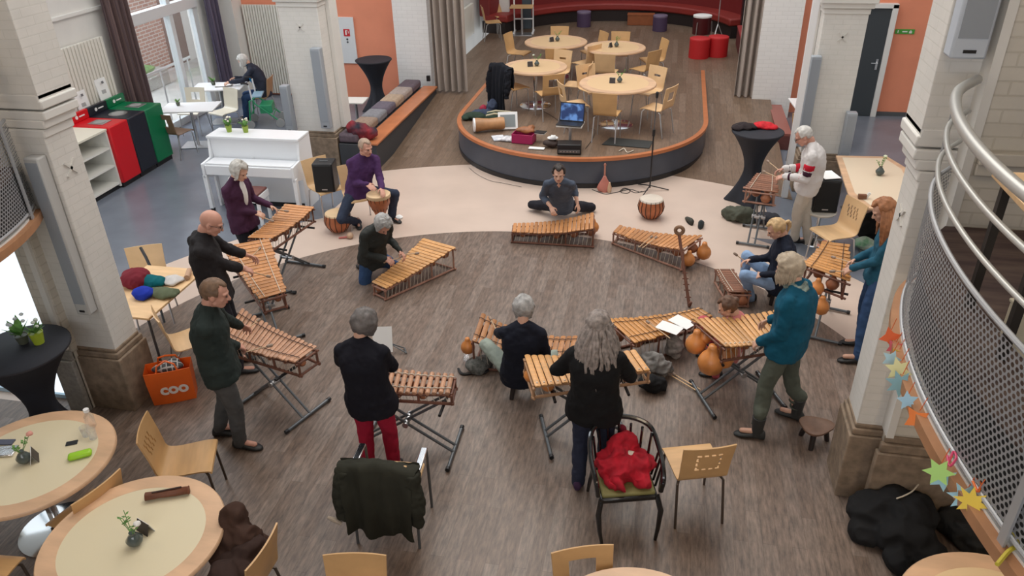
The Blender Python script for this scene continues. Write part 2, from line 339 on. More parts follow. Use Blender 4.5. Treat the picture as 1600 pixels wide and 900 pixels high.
# green escape sign
s = thing('exit_sign', 'small green and white escape route sign on the orange wall', 'sign', (4.27, 16.14, 1.62))
MB().box((0, 0, 0), (0.34, 0.015, 0.085)).build('sign_panel', mat('sign_green', (0.06, 0.33, 0.04), 0.5), s)
m = MB(); m.box((0.1, -0.009, -0.012), (0.05, 0.004, 0.035)).add([(0.07, -0.011, 0), (0.13, -0.011, 0), (0.1, -0.011, 0.03)], [(0, 1, 2)]).ell((-0.12, -0.009, 0.018), (0.009, 0.003, 0.009)).box((-0.12, -0.009, -0.006), (0.016, 0.004, 0.034)).box((0, -0.009, 0), (0.09, 0.004, 0.02))
m.build('pictogram', PAPER, kids(s)[-1])
# white info panel with a red extinguisher sign on the left orange wall
t = thing('notice_board', 'white board with red fire extinguisher sign on the left orange wall', 'notice board', (-6.98, 16.13, 1.24))
MB().box((0, 0, 0), (0.44, 0.03, 0.98)).build('board', mat('board_white', (0.74, 0.76, 0.78), 0.4), t, bevel=0.006)
MB().box((0.045, -0.018, 0.17), (0.14, 0.006, 0.15)).build('red_sign', mat('sign_red', (0.6, 0.02, 0.03), 0.5), t)
MB().box((0.03, -0.023, 0.165), (0.03, 0.004, 0.09)).box((0.045, -0.023, 0.215), (0.05, 0.004, 0.012)).box((0.085, -0.023, 0.18), (0.012, 0.004, 0.05)).build('extinguisher_pictogram', PAPER, kids(t)[-1])
MB().cyl((0.04, -0.016, 0.03), (0.04, -0.022, 0.03), 0.022).cyl((0.04, -0.016, -0.03), (0.04, -0.022, -0.03), 0.022).build('button', DGREYMETAL, t)
tag(MB().b2(-5.05, -4.98, 15.6, 15.66, 0.55, 0.66).build('wall_socket', BLACK), 'small black double socket low on the left hall pillar', 'socket')

# radiators
def radiator(label, cx, cy, z0, w, h, rz, n):
    t = thing('radiator', label, 'radiator', (cx, cy, z0), rz)
    m = MB()
    for k in range(n):
        m.box((-w / 2 + (k + .5) * w / n, -0.06, h / 2), (w / n * 0.72, 0.05, h))
    m.box((0, -0.03, h / 2), (w, 0.04, h)); m.build('panel', mat('radiator_cream', (0.74, 0.71, 0.64), 0.45), t, bevel=0.006)
    MB().cyl((w / 2 + 0.04, -0.04, 0.05), (w / 2 + 0.04, -0.04, -0.05), 0.012).cyl((w / 2 + 0.04, -0.04, 0.05), (w / 2, -0.04, 0.05), 0.012).build('valve', CHROME, t)
    return t
radiator('tall ribbed cream radiator on the orange wall behind the elderly reader', -8.85, 16.13, 0.05, 0.86, 1.92, 0, 14)
radiator('tall ribbed cream radiator above the coloured recycling bins', WX + 0.02, 11.2, 0.72, 1.45, 1.42, PI / 2, 18)
radiator('long low white radiator on the left wall of the hall beyond', -5.24, 19.4, 0.6, 1.9, 0.75, PI / 2, 24)
tag(MB().box((2.95, 16.1, 1.35), (0.7, 0.06, 1.7)).build('wall_panel_heater', WHITE, bevel=0.01), 'tall flat white heater on the back wall right of the beige curtain', 'radiator')

# curtains
def curtain(label, x0, x1, y, z0, z1, m, folds, amp, rz=0, gather=1.0, cx=None, grp=None):
    cx = (x0 + x1) / 2; w = (x1 - x0)
    def f(u, v):
        g = 1 - (1 - gather) * (1 - v)
        return ((u - .5) * w * g, amp * math.sin(u * folds * 2 * PI) * (0.7 + 0.3 * math.sin(u * 17 + 1)) + 0.25 * amp * math.sin(u * folds * 6.1 + v * 2), z0 + (z1 - z0) * v)
    o = MB().grid(f, folds * 10, 14).build('curtain', m, solid=0.008, loc=(cx, y, 0), rz=rz, smooth=70)
    return tag(o, label, 'curtain', grp)
TAUPE = mat('taupe_curtain', (0.42, 0.36, 0.32), 0.85, var=0.12, scale=6, stretch=(6, 6, 0.2))
DARKC = mat('aubergine_curtain', (0.07, 0.045, 0.055), 0.8, col2=(0.16, 0.10, 0.09), scale=10, stretch=(6, 6, 0.1))
curtain('gathered taupe curtain at the left of the opening to the hall', -4.86, -4.15, 15.58, 0.38, 6.5, TAUPE, 5, 0.11)
curtain('gathered taupe curtain at the right of the opening to the hall', 1.28, 1.66, 15.85, 0.38, 6.5, TAUPE, 3, 0.10)
curtain('dark brown curtain between the tall radiator and the window', 12.02 - 0.0, 12.62, 0, 0.05, 3.9, DARKC, 4, 0.07, rz=PI / 2).location = (WX + 0.22, 12.32, 0)
curtain('dark aubergine curtain right of the window behind the reader', 14.75, 15.15, 0, 0.05, 3.9, mat('aubergine_blue_curtain', (0.055, 0.045, 0.085), 0.8, col2=(0.13, 0.11, 0.16), scale=10, stretch=(6, 6, 0.1)), 3, 0.06, rz=PI / 2).location = (WX + 0.2, 15.3, 0)

struct('ceiling', MB().b2(-9.9, 6.7, -3.2, 4.7, 6.3, 6.5), PLASTER)
struct('wall_front', MB().b2(-9.9, 6.7, -3.4, -3.2, 0, 6.5), PLASTER)
struct('wall_left_rear', MB().b2(-8.8, -8.6, -3.2, 5.1, 0, 6.5), PLASTER)
struct('wall_right_rear', MB().b2(6.6, 6.7, -3.2, 5.5, 0, 7), PLASTER)
# outside the window
struct('floor', MB().b2(-22, WX - 0.25, 5, 24, -0.3, -0.06), mat('pale_paving', (0.50, 0.48, 0.45), 0.8, var=0.1, scale=3))
BW = brickmat('outside_brick', (0.42, 0.20, 0.15), (0.50, 0.27, 0.20), (0.66, 0.62, 0.58), 0.24, 0.085, rough=0.8, msize=0.014, axes=True)
t = thing('neighbouring_house', 'red brick house wall with a brown door seen outside the window', 'house', (-13.0, 17.85, -0.06))
MB().b2(-0.3, 0, -1.0, 0.6, 0, 7).build('brick_wall', BW, t)
MB().b2(-0.3, 0.02, 0.6, 1.45, 0, 7).build('door', mat('brown_door', (0.20, 0.10, 0.075), 0.6), t)
MB().b2(0.02, 0.03, 0.95, 1.05, 1.2, 1.5).build('letter_plate', PAPER, t)
MB().b2(-0.3, 0.03, 1.45, 4.5, 0, 7).build('white_wall', mat('outside_white', (0.8, 0.8, 0.78), 0.7), t)
MB().b2(-0.3, 0.1, -6.6, -1.0, 0, 7).build('white_wall', MATS['outside_white'], t)
t = thing('handrail', 'pale steel handrail outside the window', 'handrail', (-10.3, 13.7, 0))
MB().tube([(0, -1.6, 0.98), (0, 1.6, 1.0)], 0.03).build('rail', STEEL, t)
for y in (-1.5, -0.5, 0.5, 1.5): MB().cyl((0, y, -0.06), (0, y, 0.98), 0.018).build('post', STEEL, t)
t = thing('planter', 'low concrete planter with grass outside the window', 'planter', (-12.4, 16.2, -0.06))
MB().box((0, 0, 0.2), (0.6, 1.6, 0.4)).build('trough', STONE_G, t, bevel=0.02)
MB().ell((0, 0, 0.4), (0.26, 0.72, 0.16)).build('grass', GREEN_L, t, disp=0.06, dscale=9)

# ---- long upholstered bench along the left side of the ramp, and a short one on the right
t = thing('bench', 'long bench with patchwork cushions and dark grey front beside the ramp', 'bench', (-5.2, 13.9, 0))
MB().b2(-0.3, 0.38, -2.05, 1.62, 0, 0.44).build('bench_front', mat('bench_grey', (0.05, 0.053, 0.06), 0.45), t, bevel=0.01)
MB().b2(0.10, 0.41, -2.07, 1.62, 0.44, 0.475).build('bench_edge', RIMORANGE, t, bevel=0.006)
cc = [(0.12, 0.09, 0.11), (0.28, 0.20, 0.15), (0.20, 0.20, 0.22), (0.12, 0.10, 0.13), (0.38, 0.28, 0.20), (0.33, 0.27, 0.24)]
ys = [-2.05, -1.5, -1.0, -0.5, 0.0, 0.5, 1.05, 1.62]
for k in range(7):
    MB().box((-0.12, (ys[k] + ys[k + 1]) / 2, 0.53), (0.36, ys[k + 1] - ys[k] - 0.01, 0.16)).build('cushion', mat('cushion_%d' % (k % 6), cc[k % 6], 0.9, var=0.15, scale=20), t, bevel=0.045)
t = thing('bench', 'short dark red bench at the right foot of the ramp', 'bench', (2.32, 15.0, 0))
MB().b2(-0.36, -0.16, -1.2, .6, 0, 0.26).build('bench_front', mat('bench_red', (0.15, 0.05, 0.045), 0.5), t, bevel=0.01)
MB().b2(-0.38, -0.14, -1.2, .6, 0.26, 0.30).build('bench_edge', mat('bench_edge_red', (0.3, 0.1, 0.08), 0.4), t)

# ---- curved red sofa at the far end
t = thing('curved_sofa', 'long curved dark red upholstered bench along the far wall', 'sofa', (-1.5, 19.7, 0.5))
def ringseg(r0, r1, z0, z1, a0=18, a1=162, n=40):
    m = MB(); rs = []
    for i in range(n + 1):
        a = math.radians(a0 + (a1 - a0) * i / n); c, s_ = math.cos(a), math.sin(a)
        rs.append([(r0 * c, r0 * s_, z0), (r1 * c, r1 * s_, z0), (r1 * c, r1 * s_, z1), (r0 * c, r0 * s_, z1)])
    return m.rings(rs)
RSOFA = mat('sofa_red', (0.27, 0.028, 0.022), 0.5, var=0.08, scale=3)
ringseg(3.05, 3.75, 0, 0.3).build('sofa_base', mat('sofa_dark_base', (0.02, 0.012, 0.012), 0.6), t)
ringseg(2.98, 3.7, 0.3, 0.48).build('seat', RSOFA, t, bevel=0.04)
ringseg(3.5, 3.85, 0.4, 1.25).build('backrest', mat('sofa_back_red', (0.19, 0.02, 0.02), 0.5), t, bevel=0.05)
struct('trim_10', MB().b2(-5.2, -4.4, 21.2, 21.35, 0.5, 4), PLASTER)

# ---- slim white pole and grey column loudspeakers
t = thing('pole', 'slim white square pole left of the far right column', 'pole', (1.87, 11.62, 0))
MB().b2(-0.045, 0.045, -0.045, 0.045, 0, 6.5).build('shaft', WHITE, t, bevel=0.006)
def colspk(label, x, y, z0, z1, w, d, m=None, rz=0):
    t = thing('column_loudspeaker', label, 'loudspeaker', (x, y, z0), rz); h = z1 - z0
    MB().box((0, 0, h / 2), (w, d, h)).build('housing', m or mat('speaker_grey', (0.36, 0.39, 0.43), 0.45), t, bevel=0.015)
    MB().box((0, -d / 2 - 0.003, h / 2 + 0.04), (w * .8, 0.008, h - 0.16)).build('grille', mat('speaker_grille', (0.30, 0.33, 0.37), 0.5), t)
    MB().box((0, -d / 2 - 0.004, 0.045), (w * .35, 0.008, 0.018)).build('slot', BLACK, t)
    return t
colspk('slim grey column loudspeaker on the front corner of the column behind the piano', -5.66, 11.83, 0.72, 2.05, 0.17, 0.12)
colspk('short grey column loudspeaker on the left side of the column behind the piano', -6.33, 11.85, 0.62, 1.42, 0.14, 0.14)
colspk('tall grey column loudspeaker beside the white pole', 2.03, 11.84, 0.75, 2.1, 0.15, 0.12)
colspk('short grey column loudspeaker on the right corner of the far right column', 2.66, 11.84, 0.55, 1.3, 0.15, 0.14)
colspk('long grey column loudspeaker on the near left column above the plinth', -5.07, 5.12, 1.15, 2.65, 0.14, 0.11, mat('box_light_grey', (0.50, 0.50, 0.49), 0.45))
colspk('wide grey metal box high on the near right column', 1.70, 5.08, 3.62, 4.8, 0.2, 0.14, mat('pale_blue_grey', (0.52, 0.57, 0.64), 0.4))

# ================================================================ BALCONIES
def catmull(pts, n=8):
    out = []; P = [Vector(p) for p in pts]; P = [P[0] * 2 - P[1]] + P + [P[-1] * 2 - P[-2]]
    for i in range(1, len(P) - 2):
        for k in range(n):
            t_ = k / n; out.append(0.5 * ((2 * P[i]) + (P[i + 1] - P[i - 1]) * t_ + (2 * P[i - 1] - 5 * P[i] + 4 * P[i + 1] - P[i + 2]) * t_ ** 2 + (3 * P[i] - P[i - 1] - 3 * P[i + 1] + P[i + 2]) * t_ ** 3))
    out.append(P[-2]); return out
def resample(path, step):
    ds = [0]
    for a, b in zip(path, path[1:]): ds.append(ds[-1] + (b - a).length)
    n = max(2, int(ds[-1] / step)); out = []; j = 0
    for k in range(n + 1):
        d = ds[-1] * k / n
        while j < len(ds) - 2 and ds[j + 1] < d: j += 1
        t_ = (d - ds[j]) / max(1e-9, ds[j + 1] - ds[j]); out.append(path[j].lerp(path[j + 1], t_))
    return out
PERF = mat('perforated_steel', (0.31, 0.32, 0.34), 0.5, 0.25)
def balcony(label, curve, inner, posts, side, rails):
    t = thing('balcony', label, 'balcony', (curve[0][0], curve[0][1], 2.1)); O = Vector((curve[0][0], curve[0][1], 2.1))
    path = resample(catmull([(x, y, 0) for x, y in curve]), 0.02)
    L2 = [(p.x - O.x, p.y - O.y) for p in path]
    poly = L2 + [(x - O.x, y - O.y) for x, y in inner]
    polyi = [(x + side * .05, y) for x, y in L2] + poly[len(L2):]; MB().prism(polyi, 0.1, 0.43).build('floor_slab', mat('slab_dark', (0.02, 0.02, 0.022), 0.8), t); MB().prism(polyi, 0.4305, 0.445).build('carpet', mat('balcony_carpet', (0.055, 0.03, 0.028), 0.8, col2=(0.13, 0.085, 0.065), scale=3, stretch=(1, 5, 1)), t)
    MB().prism(poly, 0.0, 0.1).build('soffit', PLASTER, t)
    m = MB(); rs = []
    for i, p in enumerate(path[::3]):
        q = path[min(len(path) - 1, i * 3 + 1)] - path[max(0, i * 3 - 1)]; n_ = Vector((q.y, -q.x, 0)).normalized() * side
        b = p - O; rs.append([b + n_ * 0.008 + X(0, 0, 2.12), b + n_ * 0.008 + X(0, 0, 2.185), b - n_ * 0.05 + X(0, 0, 2.185), b - n_ * 0.05 + X(0, 0, 2.12)])
    m.rings([[v - X(0, 0, 0.0) for v in r] for r in rs]).build('wood_band', mat('balcony_oak', (0.40, 0.20, 0.10), 0.5, var=0.1), t)
    # perforated sheet: a hole in every cell
    z0, z1 = 2.24, 2.95; cw, ch = 0.036, 0.0265; pr = resample(path, cw); nrow = int((z1 - z0) / ch); m = MB(); npt = len(pr) - 1
    def pt(s_, z):
        s_ = max(0, min(npt - 1e-6, s_)); i = int(s_); return pr[i].lerp(pr[i + 1], s_ - i) + X(0, 0, z) - O
    for r in range(nrow):
        z = z0 + r * ch; off = 0.5 if r % 2 else 0.0
        for c in range(npt):
            a = c + off
            if a + 1 > npt: continue
            cx, cz = a + .5, z + ch / 2
            outp = [(a, z), (a + .5, z), (a + 1, z), (a + 1, z + ch / 2), (a + 1, z + ch), (a + .5, z + ch), (a, z + ch), (a, z + ch / 2)]
            inn = [(cx + 0.35 * math.cos(q), cz + 0.0112 * math.sin(q)) for q in [math.radians(d) for d in (225, 270, 315, 0, 45, 90, 135, 180)]]
            base = len(m.v); m.v += [pt(*p) for p in outp] + [pt(*p) for p in inn]
            m.f += [(base + k, base + (k + 1) % 8, base + 8 + (k + 1) % 8, base + 8 + k) for k in range(8)]
    m.build('perforated_panel', PERF, t, smooth=0)
    def rail(z, r, a=0, b=None): return [p + X(0, 0, z) - O for p in path[::4][a:b]]
    MB().tube(rail(2.96, 0), 0.014, 8).build('panel_edge', GREYMETAL, t); MB().tube(rail(2.235, 0), 0.012, 8).build('panel_edge', GREYMETAL, t)
    for z, r in rails: MB().tube([p + X(0, 0, 0) for p in rail(z, 0)], r, 10).build('handrail', mat('rail_grey', (0.50, 0.50, 0.48), 0.35, 0.4), t)
    for s_ in posts:
        p = pr[int(s_ * npt)]; q = pr[min(npt, int(s_ * npt) + 1)] - p; n_ = Vector((q.y, -q.x, 0)).normalized() * side
        MB().box(p - n_ * 0.02 + X(0, 0, 2.83) - O, (0.045, 0.012, 1.3), rz=math.atan2(q.y, q.x)).build('post', GREYMETAL, t)
    return t
balcony('curved balcony with perforated grey steel parapet and steel handrails on the right', [(2.05, 1.3), (1.72, 1.95), (1.55, 2.49), (1.46, 3.0), (1.42, 3.46), (1.43, 3.92), (1.49, 4.35), (1.61, 4.75), (1.79, 5.03)], [(5, 5.05), (5, 1.3)], [0.12, 0.37, 0.95], 1, [(3.12, 0.014), (3.31, 0.016), (3.50, 0.03)])
balcony('curved balcony end with perforated grey steel parapet on the left', [(-5.15, 1.8), (-5.0, 2.5), (-4.9, 3.4), (-4.88, 3.9), (-4.93, 4.39), (-5.05, 4.8), (-5.22, 5.12)], [(-8.4, 5.09), (-8.4, 1.8)], [0.3, 0.93], -1, [(3.12, 0.014), (3.31, 0.016), (3.50, 0.03)])

# ================================================================ CHAIRS
def chair_mesh(cut, wood):
    NU, NV = 22, 44
    prof = []   # (y, z) from the seat's front lip to the top of the back
    key = [(0.215, 0.425), (0.205, 0.445), (0.12, 0.452), (0.0, 0.445), (-0.10, 0.442), (-0.165, 0.455), (-0.195, 0.49), (-0.21, 0.55), (-0.235, 0.66), (-0.27, 0.84)]
    pth = resample(catmull([(0, a, b) for a, b in key]), 0.001); L = len(pth) - 1
    def f(u, v):
        p = pth[int(v * L)]; w = 0.205 - 0.012 * math.sin(v * PI)
        bow = 0.02 * ((2 * u - 1) ** 2) * max(0, min(1, (v - 0.5) * 4)); x = (u - .5) * 2 * w
        return (x, p.y + bow, p.z)
    def skip(i, j):
        if cut == 'slots': # three slanting slots
            return 31 <= j <= 38 and any(int(round(6 + 3 * k + (j - 31) * 0.3)) == i for k in (0, 1.0, 2.0, 3.0))
        if cut == 'squares':
            a, b = i - 6, j - 30
            return 0 <= a <= 10 and 0 <= b <= 9 and (a in (0, 1, 9, 10) or b in (0, 9)) and ((a % 3 != 2) if b in (0, 9) else (b % 3 != 2 and a in (0, 10)))
        if cut == 'few': return (j in (36, 37) and i in (6, 7, 10, 11, 14, 15)) or (j in (33, 34) and i in (14, 15))
        if cut == 'window': return 6 <= i <= 15 and 31 <= j <= 38
        if cut == 'slit': return j in (34, 35) and 7 <= i <= 14
        return False
    return MB().grid(f, NU, NV, skip)
_protos = {}
def chair_proto(cut, wood, legm):
    k = (cut, wood.name, legm.name)
    if k in _protos: return None
    t = thing('plywood_chair', 'x', 'chair')
    chair_mesh(cut, wood).build('seat_shell', wood, t, solid=0.012, smooth=50)
    for sx in (-1, 1):
        MB().tube([(sx * 0.15, 0.15, 0.435), (sx * 0.185, 0.185, 0.40), (sx * 0.195, 0.205, 0.0)], 0.011, 8).build('leg', legm, t)
        MB().tube([(sx * 0.15, -0.10, 0.43), (sx * 0.185, -0.16, 0.40), (sx * 0.195, -0.235, 0.0)], 0.011, 8).build('leg', legm, t)
    MB().tube([(-0.15, 0.15, 0.432), (0.15, 0.15, 0.432)], 0.009, 6).tube([(-0.15, -0.10, 0.43), (0.15, -0.10, 0.43)], 0.009, 6).tube([(-0.15, 0.15, 0.43), (-0.15, -0.1, 0.43)], 0.009, 6).tube([(0.15, 0.15, 0.43), (0.15, -0.1, 0.43)], 0.009, 6).build('seat_frame', legm, t)
    _protos[k] = t; return t
def chair(label, x, y, head, cut='plain', wood=BEECH, z=0.0, group=None, legm=STEEL):
    k = (cut, wood.name, legm.name); r = math.radians(head - 90)
    t = chair_proto(cut, wood, legm)
    if t is None: return dup(_protos[k], (x, y, z), r, label, group)
    t.location = (x, y, z); t.rotation_euler.z = r; t['label'] = label
    if group: t['group'] = group
    return t
WZ = 0.007
DK = mat('bronze_leg', (0.10, 0.075, 0.06), 0.4, 0.5)
def cpx(label, c, front, **k):
    a = at(*c, 0.45); b = at(*front, 0.45); return chair(label, a.x, a.y, math.degrees(math.atan2(b.y - a.y, b.x - a.x)), **k)
cpx('beech plywood chair with slanting slots standing alone right of the far round table', (292, 718), (331, 712), cut='slots', z=WZ, legm=DK)
chair('beech plywood chair with small square holes standing between the two near round tables', -4.05, 3.47, 165, cut='few', z=WZ, legm=DK)
chair('beech plywood chair in the bottom left corner seen from behind', -4.42, 2.80, 95, cut='squares', z=WZ, legm=DK)
chair('beech plywood chair with brown coats over it right of the near round table', -2.62, 3.12, 178, cut='plain', z=WZ, legm=DK)
chair('beech plywood chair with plain back cut off by the bottom edge left of the middle', -1.70, 2.90, -80, z=WZ, legm=DK)
chair('beech plywood chair with square window in its back at the bottom edge', -0.23, 3.22, -70, cut='window', z=WZ, legm=DK)
chair('beech plywood chair with a ring of square holes right of the black armchair', 0.43, 4.82, 108, cut='squares', z=WZ, legm=DK)
cpx('beech plywood chair carrying a black loudspeaker left of the purple drummer', (508, 292), (528, 303), wood=BEECH_L)
chair('beech plywood chair under the drummer in purple', -4.31, 9.70, -55, z=0.003, wood=BEECH_L)
cpx('pale plywood chair with slanting slots beside the long-haired woman', (1304, 362), (1268, 368), cut='slots', wood=BEECH_L)
chair('beech plywood chair with a black strap over its back behind the side table', -5.75, 6.78, -62, wood=BEECH_L)
chair('beech plywood chair turned away from the side table behind the man in dark green', -4.64, 5.82, 45, wood=BEECH_L, z=WZ)
G1 = 'plywood chairs round the tables on the stage'
def ring_chairs(cx, cy, lst, z=0.5):
    for th, r, cut, wood, lab in lst:
        a = math.radians(th); chair(lab, cx + r * math.cos(a), cy + r * math.sin(a), th + 180, cut=cut, wood=wood, z=z, group=G1)
ring_chairs(-0.88, 13.3, [
    (-97, 0.80, 'plain', BEECH, 'stage chair with its plain back to us at the nearest stage table'),
    (205, 0.78, 'window', BEECH_L, 'pale stage chair at the left of the nearest stage table'),
    (-28, 0.80, 'window', BEECH_L, 'pale stage chair at the right of the nearest stage table'),
    (128, 0.82, 'slit', BEECH_L, 'pale stage chair behind the nearest stage table on its left'),
    (52, 0.82, 'slit', BEECH_L, 'pale stage chair behind the nearest stage table on its right')])
ring_chairs(-2.49, 14.29, [
    (-62, 0.80, 'window', BEECH, 'stage chair in front of the table beside the black coat'),
    (-5, 0.80, 'window', BEECH_L, 'stage chair seen side-on right of the table beside the black coat'),
    (68, 0.80, 'slit', BEECH_L, 'pale stage chair behind the table beside the black coat'),
    (227, 0.50, 'plain', BEECH, 'stage chair hidden under the black coat')])
ring_chairs(-2.42, 16.45, [
    (-82, 0.85, 'plain', BEECH, 'chair in front of the table at the far left of the stage'),
    (-38, 0.88, 'plain', BEECH_L, 'chair right of and in front of the far left stage table'),
    (32, 0.88, 'plain', BEECH, 'chair right of and behind the far left stage table'),
    (94, 0.85, 'plain', BEECH, 'chair behind the far left stage table'),
    (165, 0.88, 'plain', BEECH, 'chair left of the far left stage table')])
ring_chairs(-1.15, 16.03, [
    (-96, 0.80, 'plain', BEECH_L, 'pale chair in front of the table at the far right of the stage'),
    (-38, 0.80, 'plain', BEECH, 'chair right of and in front of the far right stage table'),
    (22, 0.82, 'plain', BEECH, 'chair right of and behind the far right stage table'),
    (88, 0.82, 'plain', BEECH, 'chair behind the far right stage table')])
chair('dark beech chair beside the left hall wall, nearest of the two', -4.6, 20.0, 20, z=0.5)
chair('dark beech chair beside the left hall wall, further of the two', -4.6, 20.95, -50, z=0.5)
chair('brown plywood chair with a window cut in its back beside the green bin', -8.72, 12.05, 80, cut='window', wood=mat('brown_plywood', (0.22, 0.13, 0.08), 0.45))
chair('pale chair beyond the near window table facing the bins', -8.5, 13.35, 250, cut='plain', wood=mat('bleached_plywood', (0.70, 0.64, 0.52), 0.45))
chair('pale chair tucked against the window behind the near window table', -9.15, 13.3, 275, cut='window', wood=MATS['bleached_plywood'])
chair('pale chair under the elderly reader at the far window table', -8.28, 14.45, 190, cut='plain', wood=mat('tan_plywood', (0.42, 0.26, 0.14), 0.45))
chair('beech chair behind the cocktail table with the red cloth', 2.35, 13.35, 60, wood=BEECH, z=0.0)
chair('beech chair behind the white table beyond the far right column', 2.75, 15.0, 240, wood=BEECH_L, z=0.0)

# ================================================================ TABLES
def round_table(label, x, y, r, z=0.0, lino=BEECH, base='disc', tops=TOPCREAM, rw=0.13):
    t = thing('round_table', label, 'table', (x, y, z))
    MB().lathe([(r - rw, 0.708), (r - 0.01, 0.708), (r, 0.716), (r, 0.735), (r - 0.008, 0.745), (r - rw, 0.745), (r - rw, 0.708)], n=72, cap=False).build('table_edge', RIMWOOD, t, smooth=50)
    MB().lathe([(r - rw, 0.71), (r - rw, 0.7445)], n=72).build('tabletop', tops, t)
    MB().cyl((0, 0, 0.03), (0, 0, 0.71), 0.04, n=20).build('pedestal', CHROME, t)
    MB().lathe([(0.30, 0), (0.30, 0.012), (0.24, 0.022), (0.05, 0.035)], n=48).build('base', CHROME, t)
    return t
round_table('round table with cream top and beech rim at the left edge', -4.60, 3.65, 0.61, WZ)
round_table('round table with cream top and beech rim, nearest at the bottom left', -3.33, 3.10, 0.60, WZ)
round_table('round beech table cut off by the bottom right corner', 2.17, 3.36, 0.60, WZ, tops=mat('warm_laminate', (0.80, 0.60, 0.36), 0.35))
round_table('round beech table barely showing at the bottom edge', 0.08, 2.86, 0.60, WZ)
WARMTOP = mat('stage_table_top', (0.74, 0.52, 0.30), 0.3)
round_table('round beech table on the stage, nearest to the rim', -0.88, 13.3, 0.66, 0.5, tops=WARMTOP)
round_table('round beech table on the stage beside the black coat', -2.49, 14.29, 0.60, 0.5, tops=WARMTOP)
round_table('round beech table at the far left of the stage', -2.42, 16.45, 0.66, 0.5, tops=WARMTOP)
round_table('round beech table at the far right of the stage', -1.15, 16.03, 0.62, 0.5, tops=WARMTOP)

def rect_table(label, x, y, w, d, rz, h=0.74, bs=1, top=BEECH_L, legs='four', z=0.0, th=0.025, legm=DGREYMETAL):
    t = thing('rectangular_table', label, 'table', (x, y, z), rz)
    MB().box((0, 0, h - th / 2), (w, d, th)).build('tabletop', top, t, bevel=0.004)
    if legs == 'four':
        for sx in (-1, 1):
            for sy in (-1, 1): MB().cyl((sx * (w / 2 - .05), sy * (d / 2 - .05), 0), (sx * (w / 2 - .05), sy * (d / 2 - .05), h - th), 0.014).build('leg', legm, t)
        MB().box((0, 0, h - th - 0.02), (w - .12, d - .12, 0.035)).build('apron', legm, t)
    else:
        MB().cyl((0, 0, 0.015), (0, 0, h - th), 0.028, n=16).build('pedestal', STEEL, t)
        MB().box((0, 0, 0.008), (0.55 * bs, 0.42 * bs, 0.015)).build('base', STEEL, t, bevel=0.004)
    return t
rect_table('beech side table heaped with clothes behind the near left column', -5.31, 6.22, 0.72, 1.05, 0)
rect_table('white rectangular table by the window, nearest to the recycling bins', -8.72, 12.62, 1.0, 0.62, math.radians(14), top=WHITE, legs='one')
rect_table('white rectangular table at which the elderly reader sits', -8.95, 14.05, 1.0, 0.62, math.radians(14), top=WHITE, legs='one')
rect_table('small white square table between the cocktail table and the bench', -5.98, 13.9, 0.42, 0.42, 0.1, h=0.6, top=mat('offwhite_top', (0.72, 0.70, 0.66), 0.4), legs='one')
rect_table('white rectangular table beyond the far right column', 2.6, 14.25, 0.9, 0.62, 0.1, top=WHITE, legs='one')
rect_table('tiny white table on the stage carrying the laptop', -1.53, 12.08, 0.42, 0.3, -0.05, h=0.38, bs=.5, top=mat('offwhite_top', (0.72, 0.70, 0.66), 0.4), legs='one', z=0.5)
rect_table('small wooden table on the left side of the hall between the dark chairs', -3.95, 20.7, 0.6, 0.5, 0.1, h=0.72, top=BEECH, legs='one', z=0.5)
# long table with clipped corners on the right
t = thing('long_table', 'long pale beech table with clipped corners behind the right column', 'table', (2.9, 10.55, 0))
pl = [(-0.42, 0.95), (0.30, 1.0), (0.46, 0.55), (0.40, -0.6), (0.1, -0.98), (-0.35, -0.98), (-0.5, -0.55)]
MB().prism(pl, 0.715, 0.745).build('table_edge', RIMWOOD, t, bevel=0.005)
MB().prism([(x * .82, y * .91) for x, y in pl], 0.7455, 0.7475).build('tabletop', mat('long_table_top', (0.78, 0.66, 0.50), 0.35), t)
for y in (-0.6, 0.6):
    MB().cyl((0, y, 0.02), (0, y, 0.715), 0.03).build('leg', DGREYMETAL, t); MB().box((0, y, 0.01), (0.5, 0.4, 0.02)).build('foot', DGREYMETAL, t, bevel=0.005)
# table and box on the balcony
t = thing('balcony_table', 'beech table with a dark leg standing on the right balcony', 'table', (2.12, 3.72, 2.545))
MB().box((0, 0, 0.735), (1.0, 0.62, 0.03)).build('tabletop', BEECH_L, t, bevel=0.004)
for sx, sy in ((-.44, .25), (.44, .25), (-.44, -.25), (.44, -.25)): MB().box((sx, sy, 0.36), (0.04, 0.04, 0.72)).build('leg', mat('dark_leg', (0.03, 0.025, 0.022), 0.5), t)
t = thing('box', 'cream box on the floor of the right balcony', 'box', (1.95, 3.55, 2.545), 0.2)
MB().box((0, 0, 0.1), (0.36, 0.36, 0.2)).build('body', mat('cream_box', (0.62, 0.56, 0.42), 0.6), t, bevel=0.01); MB().box((0, 0, 0.21), (0.37, 0.37, 0.02)).build('lid', MATS['cream_box'], t, bevel=0.006)

